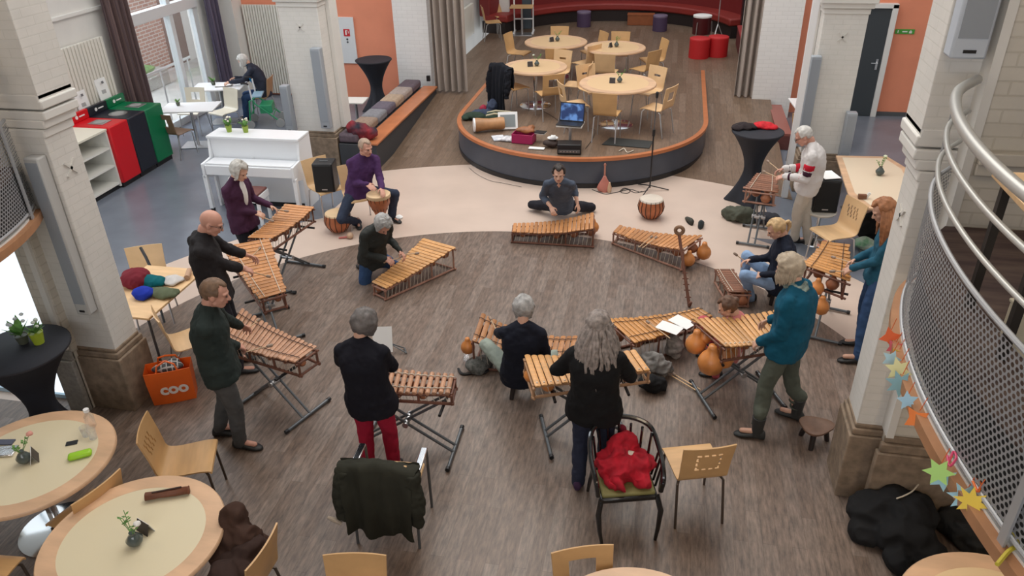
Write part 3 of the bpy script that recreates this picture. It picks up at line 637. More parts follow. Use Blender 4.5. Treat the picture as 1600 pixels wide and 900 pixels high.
# standing tables under stretch covers
def cocktail(label, x, y, r, h=1.1):
    t = thing('cocktail_table', label, 'table', (x, y, 0)); N = 48; rs = []
    for i in range(15):
        v = i / 14; rs_ = []
        for k in range(N):
            a = 2 * PI * k / N; lobe = (0.5 + 0.5 * math.cos(4 * a)) ** 2 * (1 - v) ** 2
            w = 0.30 + 0.70 * abs(2 * v - 0.9) ** 1.7 / 1.1 ** 1.7
            rr = r * min(1.0, w) * (1 - 0.18 * (1 - v) ** 3) + 0.13 * lobe * (1 - v)
            rs_.append((rr * math.cos(a), rr * math.sin(a), 0.01 + (h - 0.02) * v))
        rs.append(rs_)
    rs.append([(r * .985 * math.cos(2 * PI * k / N), r * .985 * math.sin(2 * PI * k / N), h) for k in range(N)])
    MB().rings(rs).build('stretch_cover', BLACKFAB, t, smooth=60)
    MB().lathe([(r + .002, h - 0.02), (r + .004, h - .012), (r + .002, h - 0.003)], n=48, cap=False).build('top_seam', mat('seam_black', (0.02, 0.02, 0.028), 0.7), t)
    return t
cocktail('black stretch-covered standing table at the left edge with potted plants', -5.33, 4.55, 0.40)
cocktail('black stretch-covered standing table in front of the orange wall', -5.99, 15.1, 0.37)
cocktail('black stretch-covered standing table with a red cloth behind the kneeling players', 1.32, 11.40, 0.37)

# ================================================================ PIANO
t = thing('upright_piano', 'white upright piano with green potted plants on top', 'piano', (-6.05, 10.08, 0), 0.02)
PW = mat('piano_white', (0.80, 0.82, 0.85), 0.25)
MB().b2(-0.70, 0.70, 0.0, 0.34, 0.08, 1.08).build('case', PW, t, bevel=0.01)
MB().b2(-0.74, 0.74, -0.03, 0.38, 1.08, 1.12).build('top_lid', PW, t, bevel=0.008)
MB().b2(-0.70, 0.70, -0.30, 0.02, 0.60, 0.76).build('key_bed', PW, t, bevel=0.015)
MB().b2(-0.68, 0.68, -0.28, -0.02, 0.76, 0.785).build('fallboard', PW, t, bevel=0.006)
for sx in (-1, 1):
    MB().add([(sx * .735, y, z) for y, z in ((0.38, 0), (0.38, 1.1), (0.0, 1.1), (-0.06, 0.80), (-0.32, 0.78), (-0.32, 0.56), (-0.06, 0.5), (-0.06, 0))] + [(sx * .70, y, z) for y, z in ((0.38, 0), (0.38, 1.1), (0.0, 1.1), (-0.06, 0.80), (-0.32, 0.78), (-0.32, 0.56), (-0.06, 0.5), (-0.06, 0))],
        [tuple(range(8)), tuple(range(15, 7, -1))] + [(i, i + 8, (i + 1) % 8 + 8, (i + 1) % 8) for i in range(8)]).build('side_panel', PW, t)
    MB().b2(sx * .72 - .03, sx * .72 + .03, -0.32, -0.25, 0.06, 0.6).build('front_leg', PW, t, bevel=0.006)
    MB().cyl((sx * .72 - .02, -0.28, 0.03), (sx * .72 + .02, -0.28, 0.03), 0.03).build('castor', BLACK, kids(t)[-1])
MB().b2(-0.68, 0.68, 0.02, 0.3, 0, 0.08).build('plinth', BLACK, t)
MB().cyl((-0.03, 0.0, 0.80), (-0.03, -0.02, 0.8), 0.008).build('lock', CHROME, t)
t = thing('piano_stool', 'white piano stool with a brown seat tucked under the piano', 'stool', (-6.0, 9.55, 0), 0.02)
for sx in (-.24, .24):
    for sy in (-.14, .14): MB().b2(sx - .02, sx + .02, sy - .02, sy + .02, 0, 0.42).build('leg', PW, t)
MB().b2(-.27, .27, -.17, .17, 0.36, 0.46).build('frame', PW, t, bevel=0.005); MB().b2(-.26, .26, -.16, .16, 0.46, 0.50).build('seat', mat('brown_seat', (0.16, 0.06, 0.05), 0.5), t, bevel=0.015)
def potplant(name, label, x, y, z, potc, r=0.05, h=0.10, fl=(0.8, 0.75, 0.65), nl=22, ph=0.14, cat='plant', group=None, seed=1):
    R_ = random.Random(seed); t = thing(name, label, cat, (x, y, z))
    if group: t['group'] = group
    MB().lathe([(r * .7, 0), (r * .95, h * .9), (r, h), (r * .9, h), (r * .85, h * .92)], n=20).build('pot', potc, t)
    m = MB()
    for k in range(nl):
        a = R_.uniform(0, 2 * PI); l = R_.uniform(.5, 1) * ph; d = Vector((math.cos(a) * .7, math.sin(a) * .7, R_.uniform(.5, 1.2))).normalized(); s_ = d.cross(Vector((0, 0, 1))).normalized() * l * .16
        b = Vector((0, 0, h * .9)); e = b + d * l; md = b + d * l * .55
        m.add([b, md + s_ + X(0, 0, .004), e, md - s_ - X(0, 0, -.004)], [(0, 1, 2), (0, 2, 3)])
    m.build('leaves', GREEN_L, t, solid=0.0015)
    if fl:
        m = MB()
        for k in range(5):
            a = R_.uniform(0, 2 * PI); m.ell((math.cos(a) * ph * .3, math.sin(a) * ph * .3, h + ph * R_.uniform(.5, .95)), (0.018, 0.018, 0.014), n=8, m=5)
        m.build('blossom', mat('blossom%.2f' % fl[0], fl, 0.7), t)
    return t
GP = mat('olive_green_pot', (0.26, 0.36, 0.04), 0.4); 
potplant('potted_plant', 'white flowering plant in a green pot on the piano, left of two', -6.52, 10.27, 1.12, GP, seed=3)
potplant('potted_plant', 'white flowering plant in a green pot on the piano, right of two', -6.25, 10.28, 1.12, GP, seed=4)
potplant('potted_plant', 'leafy plant in a lime green pot on the black standing table', -5.22, 4.66, 1.1, mat('lime_pot', (0.38, 0.48, 0.04), 0.4), r=0.06, h=0.11, fl=(0.6, 0.66, 0.6), seed=5, ph=0.12)
potplant('potted_plant', 'grey-leaved trailing plant in a dark pot on the black standing table', -5.36, 4.64, 1.1, mat('dark_pot', (0.09, 0.10, 0.07), 0.5), r=0.055, h=0.08, fl=(0.55, 0.6, 0.62), seed=6, ph=0.2)

# ================================================================ SHELF AND RECYCLING BINS
t = thing('shelf_unit', 'low white open shelf unit left of the red bin', 'shelf', (-9.12, 10.02, 0))
SW = mat('shelf_white', (0.78, 0.77, 0.72), 0.5)
MB().b2(-.42, .30, -.46, -.43, 0.04, 1.0).build('side_panel', SW, t); MB().b2(-.42, .30, .40, .43, 0.04, 1.0).build('side_panel', SW, t)
MB().b2(-.42, -.39, -.46, .43, 0.04, 1.0).build('back_panel', SW, t)
for z in (0.08, 0.38, 0.68): MB().b2(-.40, .29, -.43, .40, z, z + .03).build('shelf', SW, t)
MB().b2(-.43, .31, -.47, .44, 0.98, 1.01).build('top', mat('shelf_top', (0.80, 0.76, 0.64), 0.5), t); MB().b2(-.38, .26, -.42, .40, 0, .05).build('plinth', BLACK, t)
def bin_(label, y, c, cname, rim, hole, slot):
    t = thing('recycling_bin', label, 'bin', (-9.1, y, 0)); m = mat(cname, c, 0.35); w = 0.235
    MB().b2(-.42, .34, -w, w, 0.08, 1.03).build('cabinet', m, t, bevel=0.02)
    MB().b2(-.42, -.36, -w, w, 1.03, 1.18).build('back_board', m, t, bevel=0.008)
    MB().b2(-.40, .30, -w + .01, w - .01, 0, .09).build('plinth', BLACK, t)
    if slot: MB().lathe([(0.15, 1.031), (0.15, 1.04), (0.12, 1.042)], n=28).build('opening_rim', STEEL, t)
    else: MB().b2(-.14, .14, -.12, .12, 1.031, 1.04).build('opening_rim', STEEL, t, bevel=0.004)
    MB().lathe([(0.10, 1.042), (0.10, 1.043)], n=28).build('opening', mat('bin_opening', (0.35, 0.35, 0.34), 0.5), kids(t)[-1])
    MB().cyl((-.355, -.06, 1.11), (-.35, -.06, 1.11), 0.03, n=16).b2(-.356, -.35, 0, .13, 1.10, 1.12).build('pictogram', PAPER, t)
    return t
bin_('red recycling bin beside the white shelf unit', 10.69, (0.62, 0.005, 0.012), 'bin_red', 0, 0, False)
bin_('black recycling bin between the red and green bins', 11.17, (0.012, 0.015, 0.025), 'bin_black', 0, 0, True)
bin_('green recycling bin nearest to the window', 11.65, (0.0, 0.16, 0.06), 'bin_green', 0, 0, False)
def leaflet(label, x, y, z, rz):
    t = thing('leaflet', label, 'poster', (x, y, z), rz)
    MB().box((0, 0, 0.2), (0.02, 0.27, 0.38), R=Matrix.Rotation(-0.12, 3, 'Y')).build('sheet', PAPER, t)
    MB().box((0.035, 0.0, 0.33), (0.004, 0.05, 0.04), R=Matrix.Rotation(-0.12, 3, 'Y')).build('print', mat('print_grey', (0.15, 0.15, 0.16), 0.6), t)
    MB().box((0.016, 0.0, 0.17), (0.004, 0.10, 0.06), R=Matrix.Rotation(-0.12, 3, 'Y')).build('print', mat('print_grey2', (0.4, 0.4, 0.4), 0.6), t)
leaflet('white notice standing behind the black bin', -9.58, 11.0, 1.05, 0)
leaflet('white notice with a small printed square standing behind the green bin', -9.58, 11.55, 1.12, 0)
leaflet('white notice standing at the back of the shelf unit', -9.5, 10.35, 1.0, 0.1)

# ================================================================ BALAFONS
KEYM = {}
for n_, c in (('warm', (0.50, 0.225, 0.085)), ('light', (0.60, 0.31, 0.115)), ('honey', (0.54, 0.25, 0.075)), ('pink', (0.46, 0.24, 0.14)), ('dark', (0.24, 0.10, 0.055)), ('brown', (0.42, 0.19, 0.075))):
    KEYM[n_] = [mat('key_%s_%d' % (n_, k), tuple(x * f for x in c), 0.42, var=0.12, scale=5, stretch=(1, 9, 1)) for k, f in enumerate((0.84, 1.0, 1.12))]
FRAME = mat('balafon_frame', (0.17, 0.07, 0.045), 0.55, var=0.25, scale=8)
FRAME_P = mat('balafon_frame_pale', (0.33, 0.17, 0.12), 0.55, var=0.25, scale=8)
GOURD = mat('gourd_orange', (0.58, 0.22, 0.06), 0.35, var=0.25, scale=5)
GOURD_D = mat('gourd_brown', (0.30, 0.11, 0.05), 0.45, var=0.3, scale=6)
CORD = mat('cord_pale', (0.62, 0.55, 0.45), 0.9); CORD_D = mat('cord_dark', (0.06, 0.035, 0.03), 0.9)
BAL = {}
def balafon(label, q, z1, z2, zb, n, keym, sag=0.035, cord=CORD_D, white=False, round_=False, big=None, frame=FRAME, cords=True, posts=4, splay=0.02, gmat=GOURD_D, gr=0.062, key=None, tip=CORD):
    """q: wide end near, wide end far, narrow end far, narrow end near as photo positions on the key surface"""
    A, B = at(*q[0], z1), at(*q[1], z1); C_, D = at(*q[2], z2), at(*q[3], z2)
    ctr = (A + B + C_ + D) / 4; ax = ((C_ + D) - (A + B)); ang = math.atan2(ax.y, ax.x)
    t = thing('balafon', label, 'balafon', (ctr.x, ctr.y, zb), ang)
    RI = Matrix.Rotation(-ang, 3, 'Z'); loc = [RI @ (p - Vector((ctr.x, ctr.y, zb))) for p in (A, B, C_, D)]
    a, b, c, d = loc
    if key: BAL[key] = (t, ctr, ang, (ax / 2).length)
    def kp(s, w):   # s along, w across 0..1
        p = a.lerp(d, s).lerp(b.lerp(c, s), w); return p - X(0, 0, sag * math.sin(PI * s))
    rnd = random.Random(hash(label) % 1000 if False else len(label) * 7 + n)
    Lg = ((d - a).length + (c - b).length) / 2; kw = Lg / n
    for i in range(n):
        s = (i + .5) / n; e0, e1 = kp(s, 0), kp(s, 1); dv = (e1 - e0).normalized()
        e0 = e0 - dv * rnd.uniform(-.008, .012); e1 = e1 + dv * rnd.uniform(-.008, .012)
        tx = (kp(min(1, s + .02), .5) - kp(max(0, s - .02), .5)).normalized(); nz_ = tx.cross(dv).normalized()
        nz_ = nz_ if nz_.z > 0 else -nz_
        w = kw * (0.40 if not round_ else 0.36); th = 0.011 if not round_ else w * .8; rs = []
        L = (e1 - e0).length
        for q_ in (0, .02, .25, .5, .75, .98, 1):
            p = e0.lerp(e1, q_); sh = 0.72 if q_ in (0, 1) else 1.0; hh = th * (1 - 0.28 * math.sin(PI * q_)) * (0.6 if q_ in (0, 1) else 1)
            rs.append([p + tx * w * sh * math.cos(al) * (1.15 if not round_ else 1) + nz_ * hh * math.sin(al) * 1.2 - nz_ * 0.012 for al in [2 * PI * (k + .5) / 8 for k in range(8)]])
        MB().rings(rs).build('key', KEYM[keym][rnd.randrange(3)], t, smooth=35)
    if cords:
        for w in (0.20, 0.80):
            m = MB(); m.tube([kp(i / (2 * n), w) + X(0, 0, 0.004 + (0.006 if i % 2 else 0)) for i in range(2 * n + 1)], 0.004, 5); m.build('cord', CORD if white else cord, t)
    if tip:
        m = MB()
        for i in range(n): m.ell(kp((i + .5) / n, 0.07) + X(0, 0, 0.003), (0.009, 0.009, 0.005), n=6, m=4)
        tag(m.build('knots', tip, t), kind='stuff')
    # frame: four rails tied to upright posts
    kz = 0.05
    def rail(s, w, z): p = kp(s, w); return X(p.x, p.y, z if z is not None else p.z - kz)
    for w in (0.10, 0.90):
        MB().tube([rail(k / 8, w, None) for k in range(9)], 0.012, 7).build('top_rail', frame, t)
        MB().tube([rail(-.02, w, 0.016), rail(1.02, w, 0.016)], 0.015, 7).build('bottom_rail', frame, t)
        for k in range(posts):
            s = k / (posts - 1); MB().cyl(rail(s, w, 0.005), rail(s, w, None) + X(0, 0, .02), 0.012, n=7).build('post', frame, t)
    for s in (0.0, 1.0):
        MB().cyl(rail(s, 0.0, None) + X(0, 0, .0), rail(s, 1.0, None), 0.012, n=7).build('cross_rail', frame, t)
        MB().cyl(rail(s, 0.03, 0.02), rail(s, .97, 0.02), 0.013, n=7).build('cross_rail', frame, t)
    m = MB()
    for k in range(n + 1):   # lashing that hangs the gourds
        s = k / n
        for w in (0.1, 0.9):
            p0, p1 = rail(s, w, None), rail(min(1, s + .5 / n), w, 0.02); m.tube([p0, p0.lerp(p1, .5) + X(0, 0, -.01), p1], 0.003, 4)
    tag(m.build('lashing', CORD, t), kind='stuff')
    for k in range(0, n, 2):
        s = (k + .5) / n; h = kp(s, .5).z - 0.03; r = min(gr * (1.15 - 0.55 * s), h * .46, 0.5 * kp(s, 1).y - 0.5 * kp(s, 0).y if False else 9)
        w = 0.33 if (k // 2) % 2 else 0.67; p = kp(s, w); r = max(.02, r)
        MB().lathe([(r * .35, r * 1.15), (r * .5, r * .8), (r * .95, r * .25), (r, -r * .15), (r * .75, -r * .7), (r * .25, -r)], c=(p.x, p.y, h - r * 1.3), n=12).build('gourd', gmat, t)
    if big:
        for s, w, r, dz in big:
            p = kp(s, w); z = max(r + 0.002, p.z - dz) if zb < .1 else p.z - dz
            MB().lathe([(r * .28, r * 1.55), (r * .36, r * 1.3), (r * .42, r * 1.0), (r * .75, r * .68), (r * .97, r * .25), (r, -r * .1), (r * .82, -r * .62), (r * .4, -r * .93), (r * .1, -r)], c=(p.x, p.y, z), n=22).build('gourd', GOURD, t, smooth=80)
    return t
def xstand(label, key, h, off=0.0, foot=0.30, half=0.36):
    """black folding keyboard stand under the balafon"""
    _, c, ang, L = BAL[key]; t = thing('keyboard_stand', label, 'stand', (c.x, c.y, WZ), ang)
    m = DGREYMETAL; hx = min(half, L * .75)
    for s, dy in ((1, 0.022), (-1, -0.022)):
        lg = MB()
        for o in (-.045, .045): lg.tube([(-s * hx, o + dy * 1.0, 0.03), (s * hx * .9, o + dy * 1.0, h - 0.02)], 0.013, 8)
        lg.build('leg', m, t)
        fb = MB().cyl((-s * hx, -foot, 0.022), (-s * hx, foot, 0.022), 0.017, n=10).build('foot_bar', m, t)
        for e in (-1, 1): MB().cyl((-s * hx, e * foot, 0.022), (-s * hx, e * (foot - .035), 0.022), 0.0215, n=10).build('end_cap', BLACK, fb)
        MB().cyl((s * hx * .9, -foot * .85, h - 0.012), (s * hx * .9, foot * .85, h - 0.012), 0.0135, n=10).build('support_arm', BLACK, t)
    MB().cyl((0, -.09, h * .5), (0, .09, h * .5), 0.028, n=14).build('hinge', STEEL, t)
    return t
SB = 0.60   # top of the stands
balafon('reddish brown balafon on a stand in front of the woman in purple', [(445, 317), (491, 322), (424, 371), (386, 370)], .84, .80, SB, 16, 'warm', key='b1', cords=False)
balafon('wide brown balafon with two pale cords played by the bald man', [(346, 384), (421, 371), (447, 454), (405, 466)], .84, .80, SB, 17, 'warm', white=True, key='b2')
balafon('pinkish balafon with dark cords on a stand before the man in dark green', [(345, 530), (377, 480), (496, 540), (461, 564)], .82, .80, SB, 19, 'pink', key='b3', tip=None)
balafon('light honey balafon on the floor played by the kneeling grey-haired man', [(662, 371), (712, 385), (603, 450), (581, 440)], .36, .19, 0.006, 19, 'light', sag=0.02, key='b4', cords=False, tip=None, frame=FRAME_P)
balafon('balafon on the floor in front of the woman in the grey-blue poncho', [(928, 331), (927, 356), (800, 361), (802, 348)], .33, .20, 0.006, 19, 'warm', sag=0.045, key='b5', cords=False, tip=None, big=[(0.0, 0.15, 0.08, 0.2)])
balafon('balafon with two mallets on its keys standing on the floor without a player', [(1065, 389), (1098, 367), (967, 351), (958, 361)], .34, .22, 0.006, 18, 'warm', sag=0.04, key='b6', cords=False, tip=None, big=[(-0.02, 0.32, 0.085, 0.22), (-0.09, 0.75, 0.095, 0.2)], frame=FRAME_P)
balafon('small dark balafon on a stand in front of the man in white', [(1161, 293), (1217, 300), (1213, 274), (1183, 269)], .83, .83, SB + .02, 9, 'dark', sag=0.0, key='b7', white=True, tip=None, frame=FRAME_P)
balafon('small dark balafon with pale cords on the floor beside the blond woman', [(1138, 455), (1175, 456), (1145, 419), (1117, 419)], .22, .22, 0.006, 13, 'dark', sag=0.01, key='b8', white=True, tip=CORD, frame=FRAME_P)
balafon('orange brown balafon with a hanging gourd in front of the red-haired woman', [(1253, 411), (1330, 439), (1327, 380), (1287, 376)], .86, .86, SB + 0.02, 11, 'honey', sag=0.02, key='b9', big=[(-0.06, 0.4, 0.075, 0.2), (-0.10, 0.55, 0.085, 0.38)], tip=None)
balafon('balafon with a cluster of large gourds in front of the woman in the teal sweater', [(1134, 540), (1082, 496), (1215, 482), (1240, 524)], .82, .82, SB, 15, 'light', sag=0.03, key='b10', cords=False, big=[(-0.04, 0.25, 0.125, 0.27), (-0.06, 0.68, 0.10, 0.2), (0.15, 0.3, 0.1, 0.24), (0.3, 0.5, 0.09, 0.24)], gmat=GOURD)
balafon('long balafon with song sheets on its keys standing on the floor', [(992, 535), (950, 497), (1094, 480), (1114, 492)], .40, .30, 0.006, 19, 'honey', sag=0.03, key='b11', gmat=GOURD_D, tip=None)
balafon('balafon of rounded keys with white bindings beside the woman in red trousers', [(548, 606), (560, 566), (711, 584), (704, 613)], .76, .76, SB, 15, 'pink', sag=0.02, key='b12', white=True, round_=True, tip=None)
balafon('light balafon with pale frame played by the woman with long grey hair', [(835, 602), (819, 554), (994, 546), (1016, 576)], .80, .80, SB + .02, 17, 'light', sag=0.02, key='b13', cords=False, frame=mat('frame_straw', (0.42, 0.24, 0.13), 0.6), gr=0.10, gmat=GOURD)
balafon('bowed balafon on the floor around which the seated woman in black plays', [(737, 531), (752, 488), (912, 524), (905, 553)], .42, .30, 0.006, 18, 'brown', sag=0.11, key='b14', tip=CORD, big=[(-0.07, 0.25, 0.075, 0.22)])
xstand('black folding stand under the balafon of the woman in purple', 'b1', SB)
xstand('black folding stand under the balafon of the bald man', 'b2', SB)
xstand('black folding stand under the balafon of the man in dark green', 'b3', SB)
xstand('black folding stand under the small dark balafon', 'b7', SB + .02, half=0.3, foot=0.22)
xstand('black folding stand under the balafon of the red-haired woman', 'b9', SB + .02)
xstand('black folding stand under the balafon with the large gourds', 'b10', SB)
xstand('black folding stand beside the red trousers', 'b12', SB, half=0.42)
xstand('black folding stand under the balafon of the grey-haired woman', 'b13', SB + .02)

# ================================================================ PEOPLE
SKIN = mat('skin', (0.62, 0.36, 0.26), 0.5, var=0.06, scale=9)
SKIN_R = mat('skin_ruddy', (0.60, 0.31, 0.23), 0.5, var=0.06, scale=9)
EYEM = mat('eye_dark', (0.03, 0.02, 0.02), 0.3); LIP = mat('lips', (0.42, 0.13, 0.11), 0.5)
def ik(a, b, l1, l2, pole):
    d = b - a; L = d.length
    if L > (l1 + l2) * .995: b = a + d.normalized() * (l1 + l2) * .995; d = b - a; L = d.length
    x = (l1 * l1 - l2 * l2 + L * L) / (2 * L); h = math.sqrt(max(0.0001, l1 * l1 - x * x)); dn = d / L
    p = pole - pole.dot(dn) * dn; p = p.normalized() if p.length > 1e-5 else dn.orthogonal().normalized()
    return a + dn * x + p * h, b
def loft(mb, pts, secs, right, n=20):
    """closed trunk: pts along the spine, secs = (half width, half depth, forward shift)"""
    rs = []; m = len(pts)
    for i, (p, (w, d, f)) in enumerate(zip(pts, secs)):
        t_ = (pts[min(i + 1, m - 1)] - pts[max(0, i - 1)]).normalized(); r = (right - right.dot(t_) * t_).normalized(); fw = t_.cross(r) * -1
        ring = []
        for k in range(n):
            a = 2 * PI * k / n; c, s_ = math.cos(a), math.sin(a)
            c = math.copysign(abs(c) ** 0.85, c); s_ = math.copysign(abs(s_) ** 0.85, s_)
            ring.append(p + r * w * c + fw * (d * s_ + f))
        rs.append(ring)
    mb.rings(rs)
def spine_pts(P, N, fwd, bend, K=12):
    M_ = (P + N) / 2 - fwd * bend
    return [P * (1 - t_) ** 2 + M_ * 2 * t_ * (1 - t_) + N * t_ ** 2 for t_ in [k / K for k in range(K + 1)]]
def hand(mb, w, d, nrm, thumb, s=1.0, grip=0.6):
    """w wrist, d pointing direction, nrm palm normal, thumb side; five separate fingers"""
    d = d.normalized(); nrm = (nrm - nrm.dot(d) * d).normalized(); th = (thumb - thumb.dot(d) * d); th = (th - th.dot(nrm) * nrm).normalized()
    for o in (-.024, -.008, .008, .024): mb.cap(w + d * .01 * s + th * o * .7 * s, w + d * .085 * s + th * o * s, .014 * s, .0115 * s, 8)
    for i, (o, L) in enumerate(((.031, .92), (.0105, 1.0), (-.0105, .95), (-.031, .76))):
        p = w + d * (.088 - .004 * abs(i - 1)) * s + th * o * s; a = 0
        for j, (l, bnd) in enumerate(((.038, 35), (.026, 55), (.021, 35))):
            a += math.radians(bnd * grip + (4 * i if grip > .3 else 0) * .3); v = (d * math.cos(a) + nrm * math.sin(a) + th * (o * 1.2)).normalized(); q = p + v * l * L * s
            mb.cap(p, q, (.0092 - .0009 * j) * s, (.0086 - .0009 * j) * s, 7); p = q
    p = w + d * .028 * s + th * .030 * s; v = (d * .62 + th * .62 + nrm * .35).normalized(); q = p + v * .040 * s; mb.cap(p, q, .0125 * s, .0105 * s, 8)
    v2 = (d * .85 + th * .1 * (1 - grip) + nrm * (.25 + .5 * grip) - th * .25 * grip).normalized(); mb.cap(q, q + v2 * .030 * s, .0102 * s, .0085 * s, 7)
    return w + d * .075 * s + nrm * .022 * s, th
def headfrm(hd, pitch, tilt=0.0):
    f = Vector((math.cos(hd), math.sin(hd), 0)); r = Vector((math.sin(hd), -math.cos(hd), 0)); u = Vector((0, 0, 1))
    f2 = f * math.cos(pitch) - u * math.sin(pitch); u2 = u * math.cos(pitch) + f * math.sin(pitch)
    r2 = r * math.cos(tilt) + u2 * math.sin(tilt); u2 = u2 * math.cos(tilt) - r * math.sin(tilt)
    return Matrix((r2, f2, u2)).transposed()      # local x = right, y = forward, z = up
def head(mb, c, R, s=1.0, neckp=None):
    def L(x, y, z): return c + R @ Vector((x, y, z)) * s
    mb.ell(L(0, -.012, .030), (.074 * s, .094 * s, .088 * s), R, 18, 12)       # skull
    mb.ell(L(0, .024, -.022), (.061 * s, .066 * s, .080 * s), R, 16, 10)       # face
    mb.ell(L(0, .052, -.078), (.034 * s, .032 * s, .026 * s), R, 12, 8)        # chin
    mb.cap(L(-.048, .01, -.055), L(-.018, .055, -.082), .020 * s, .020 * s); mb.cap(L(.048, .01, -.055), L(.018, .055, -.082), .020 * s, .020 * s)
    mb.cap(L(0, .083, .012), L(0, .104, -.026), .0085 * s, .0135 * s, 8); mb.ell(L(-.011, .094, -.029), (.009 * s, .010 * s, .008 * s), R, 8, 6); mb.ell(L(.011, .094, -.029), (.009 * s, .010 * s, .008 * s), R, 8, 6)
    mb.cap(L(-.045, .066, .024), L(-.014, .083, .024), .011 * s, .010 * s); mb.cap(L(.045, .066, .024), L(.014, .083, .024), .011 * s, .010 * s)   # brows
    mb.ell(L(-.040, .056, -.022), (.020 * s, .018 * s, .018 * s), R, 10, 6); mb.ell(L(.040, .056, -.022), (.020 * s, .018 * s, .018 * s), R, 10, 6)
    mb.cap(L(-.018, .080, -.052), L(.018, .080, -.052), .010 * s, .010 * s, 8)
    for e in (-1, 1):
        mb.ell(L(e * .074, -.008, -.004), (.009 * s, .020 * s, .032 * s), R, 10, 8); mb.cap(L(e * .078, -.016, .018), L(e * .078, -.018, -.02), .006 * s, .005 * s, 6)
def face_parts(t, c, R, s, glasses=None):
    def L(x, y, z): return c + R @ Vector((x, y, z)) * s
    for e in (-1, 1):
        MB().ell(L(e * .029, .0835, .006), (.012 * s, .006 * s, .006 * s), R, 10, 6).build('eye', EYEM, t)
    MB().ell(L(0, .089, -.053), (.021 * s, .006 * s, .0065 * s), R, 12, 6).build('lips', LIP, t)
    if glasses:
        m = MB()
        for e in (-1, 1):
            m.tube([L(e * .031 + .024 * math.cos(a), .099, .004 + .018 * math.sin(a)) for a in [2 * PI * k / 14 for k in range(14)]], .0022 * s, 5, closed=True)
            m.cyl(L(e * .055, .099, .01), L(e * .082, -.01, .012), .002 * s, n=5)
        m.cyl(L(-.008, .101, .006), L(.008, .101, .006), .002 * s, n=5); m.build('glasses', glasses, t)
def bl_(n): return .46 if n is None else n
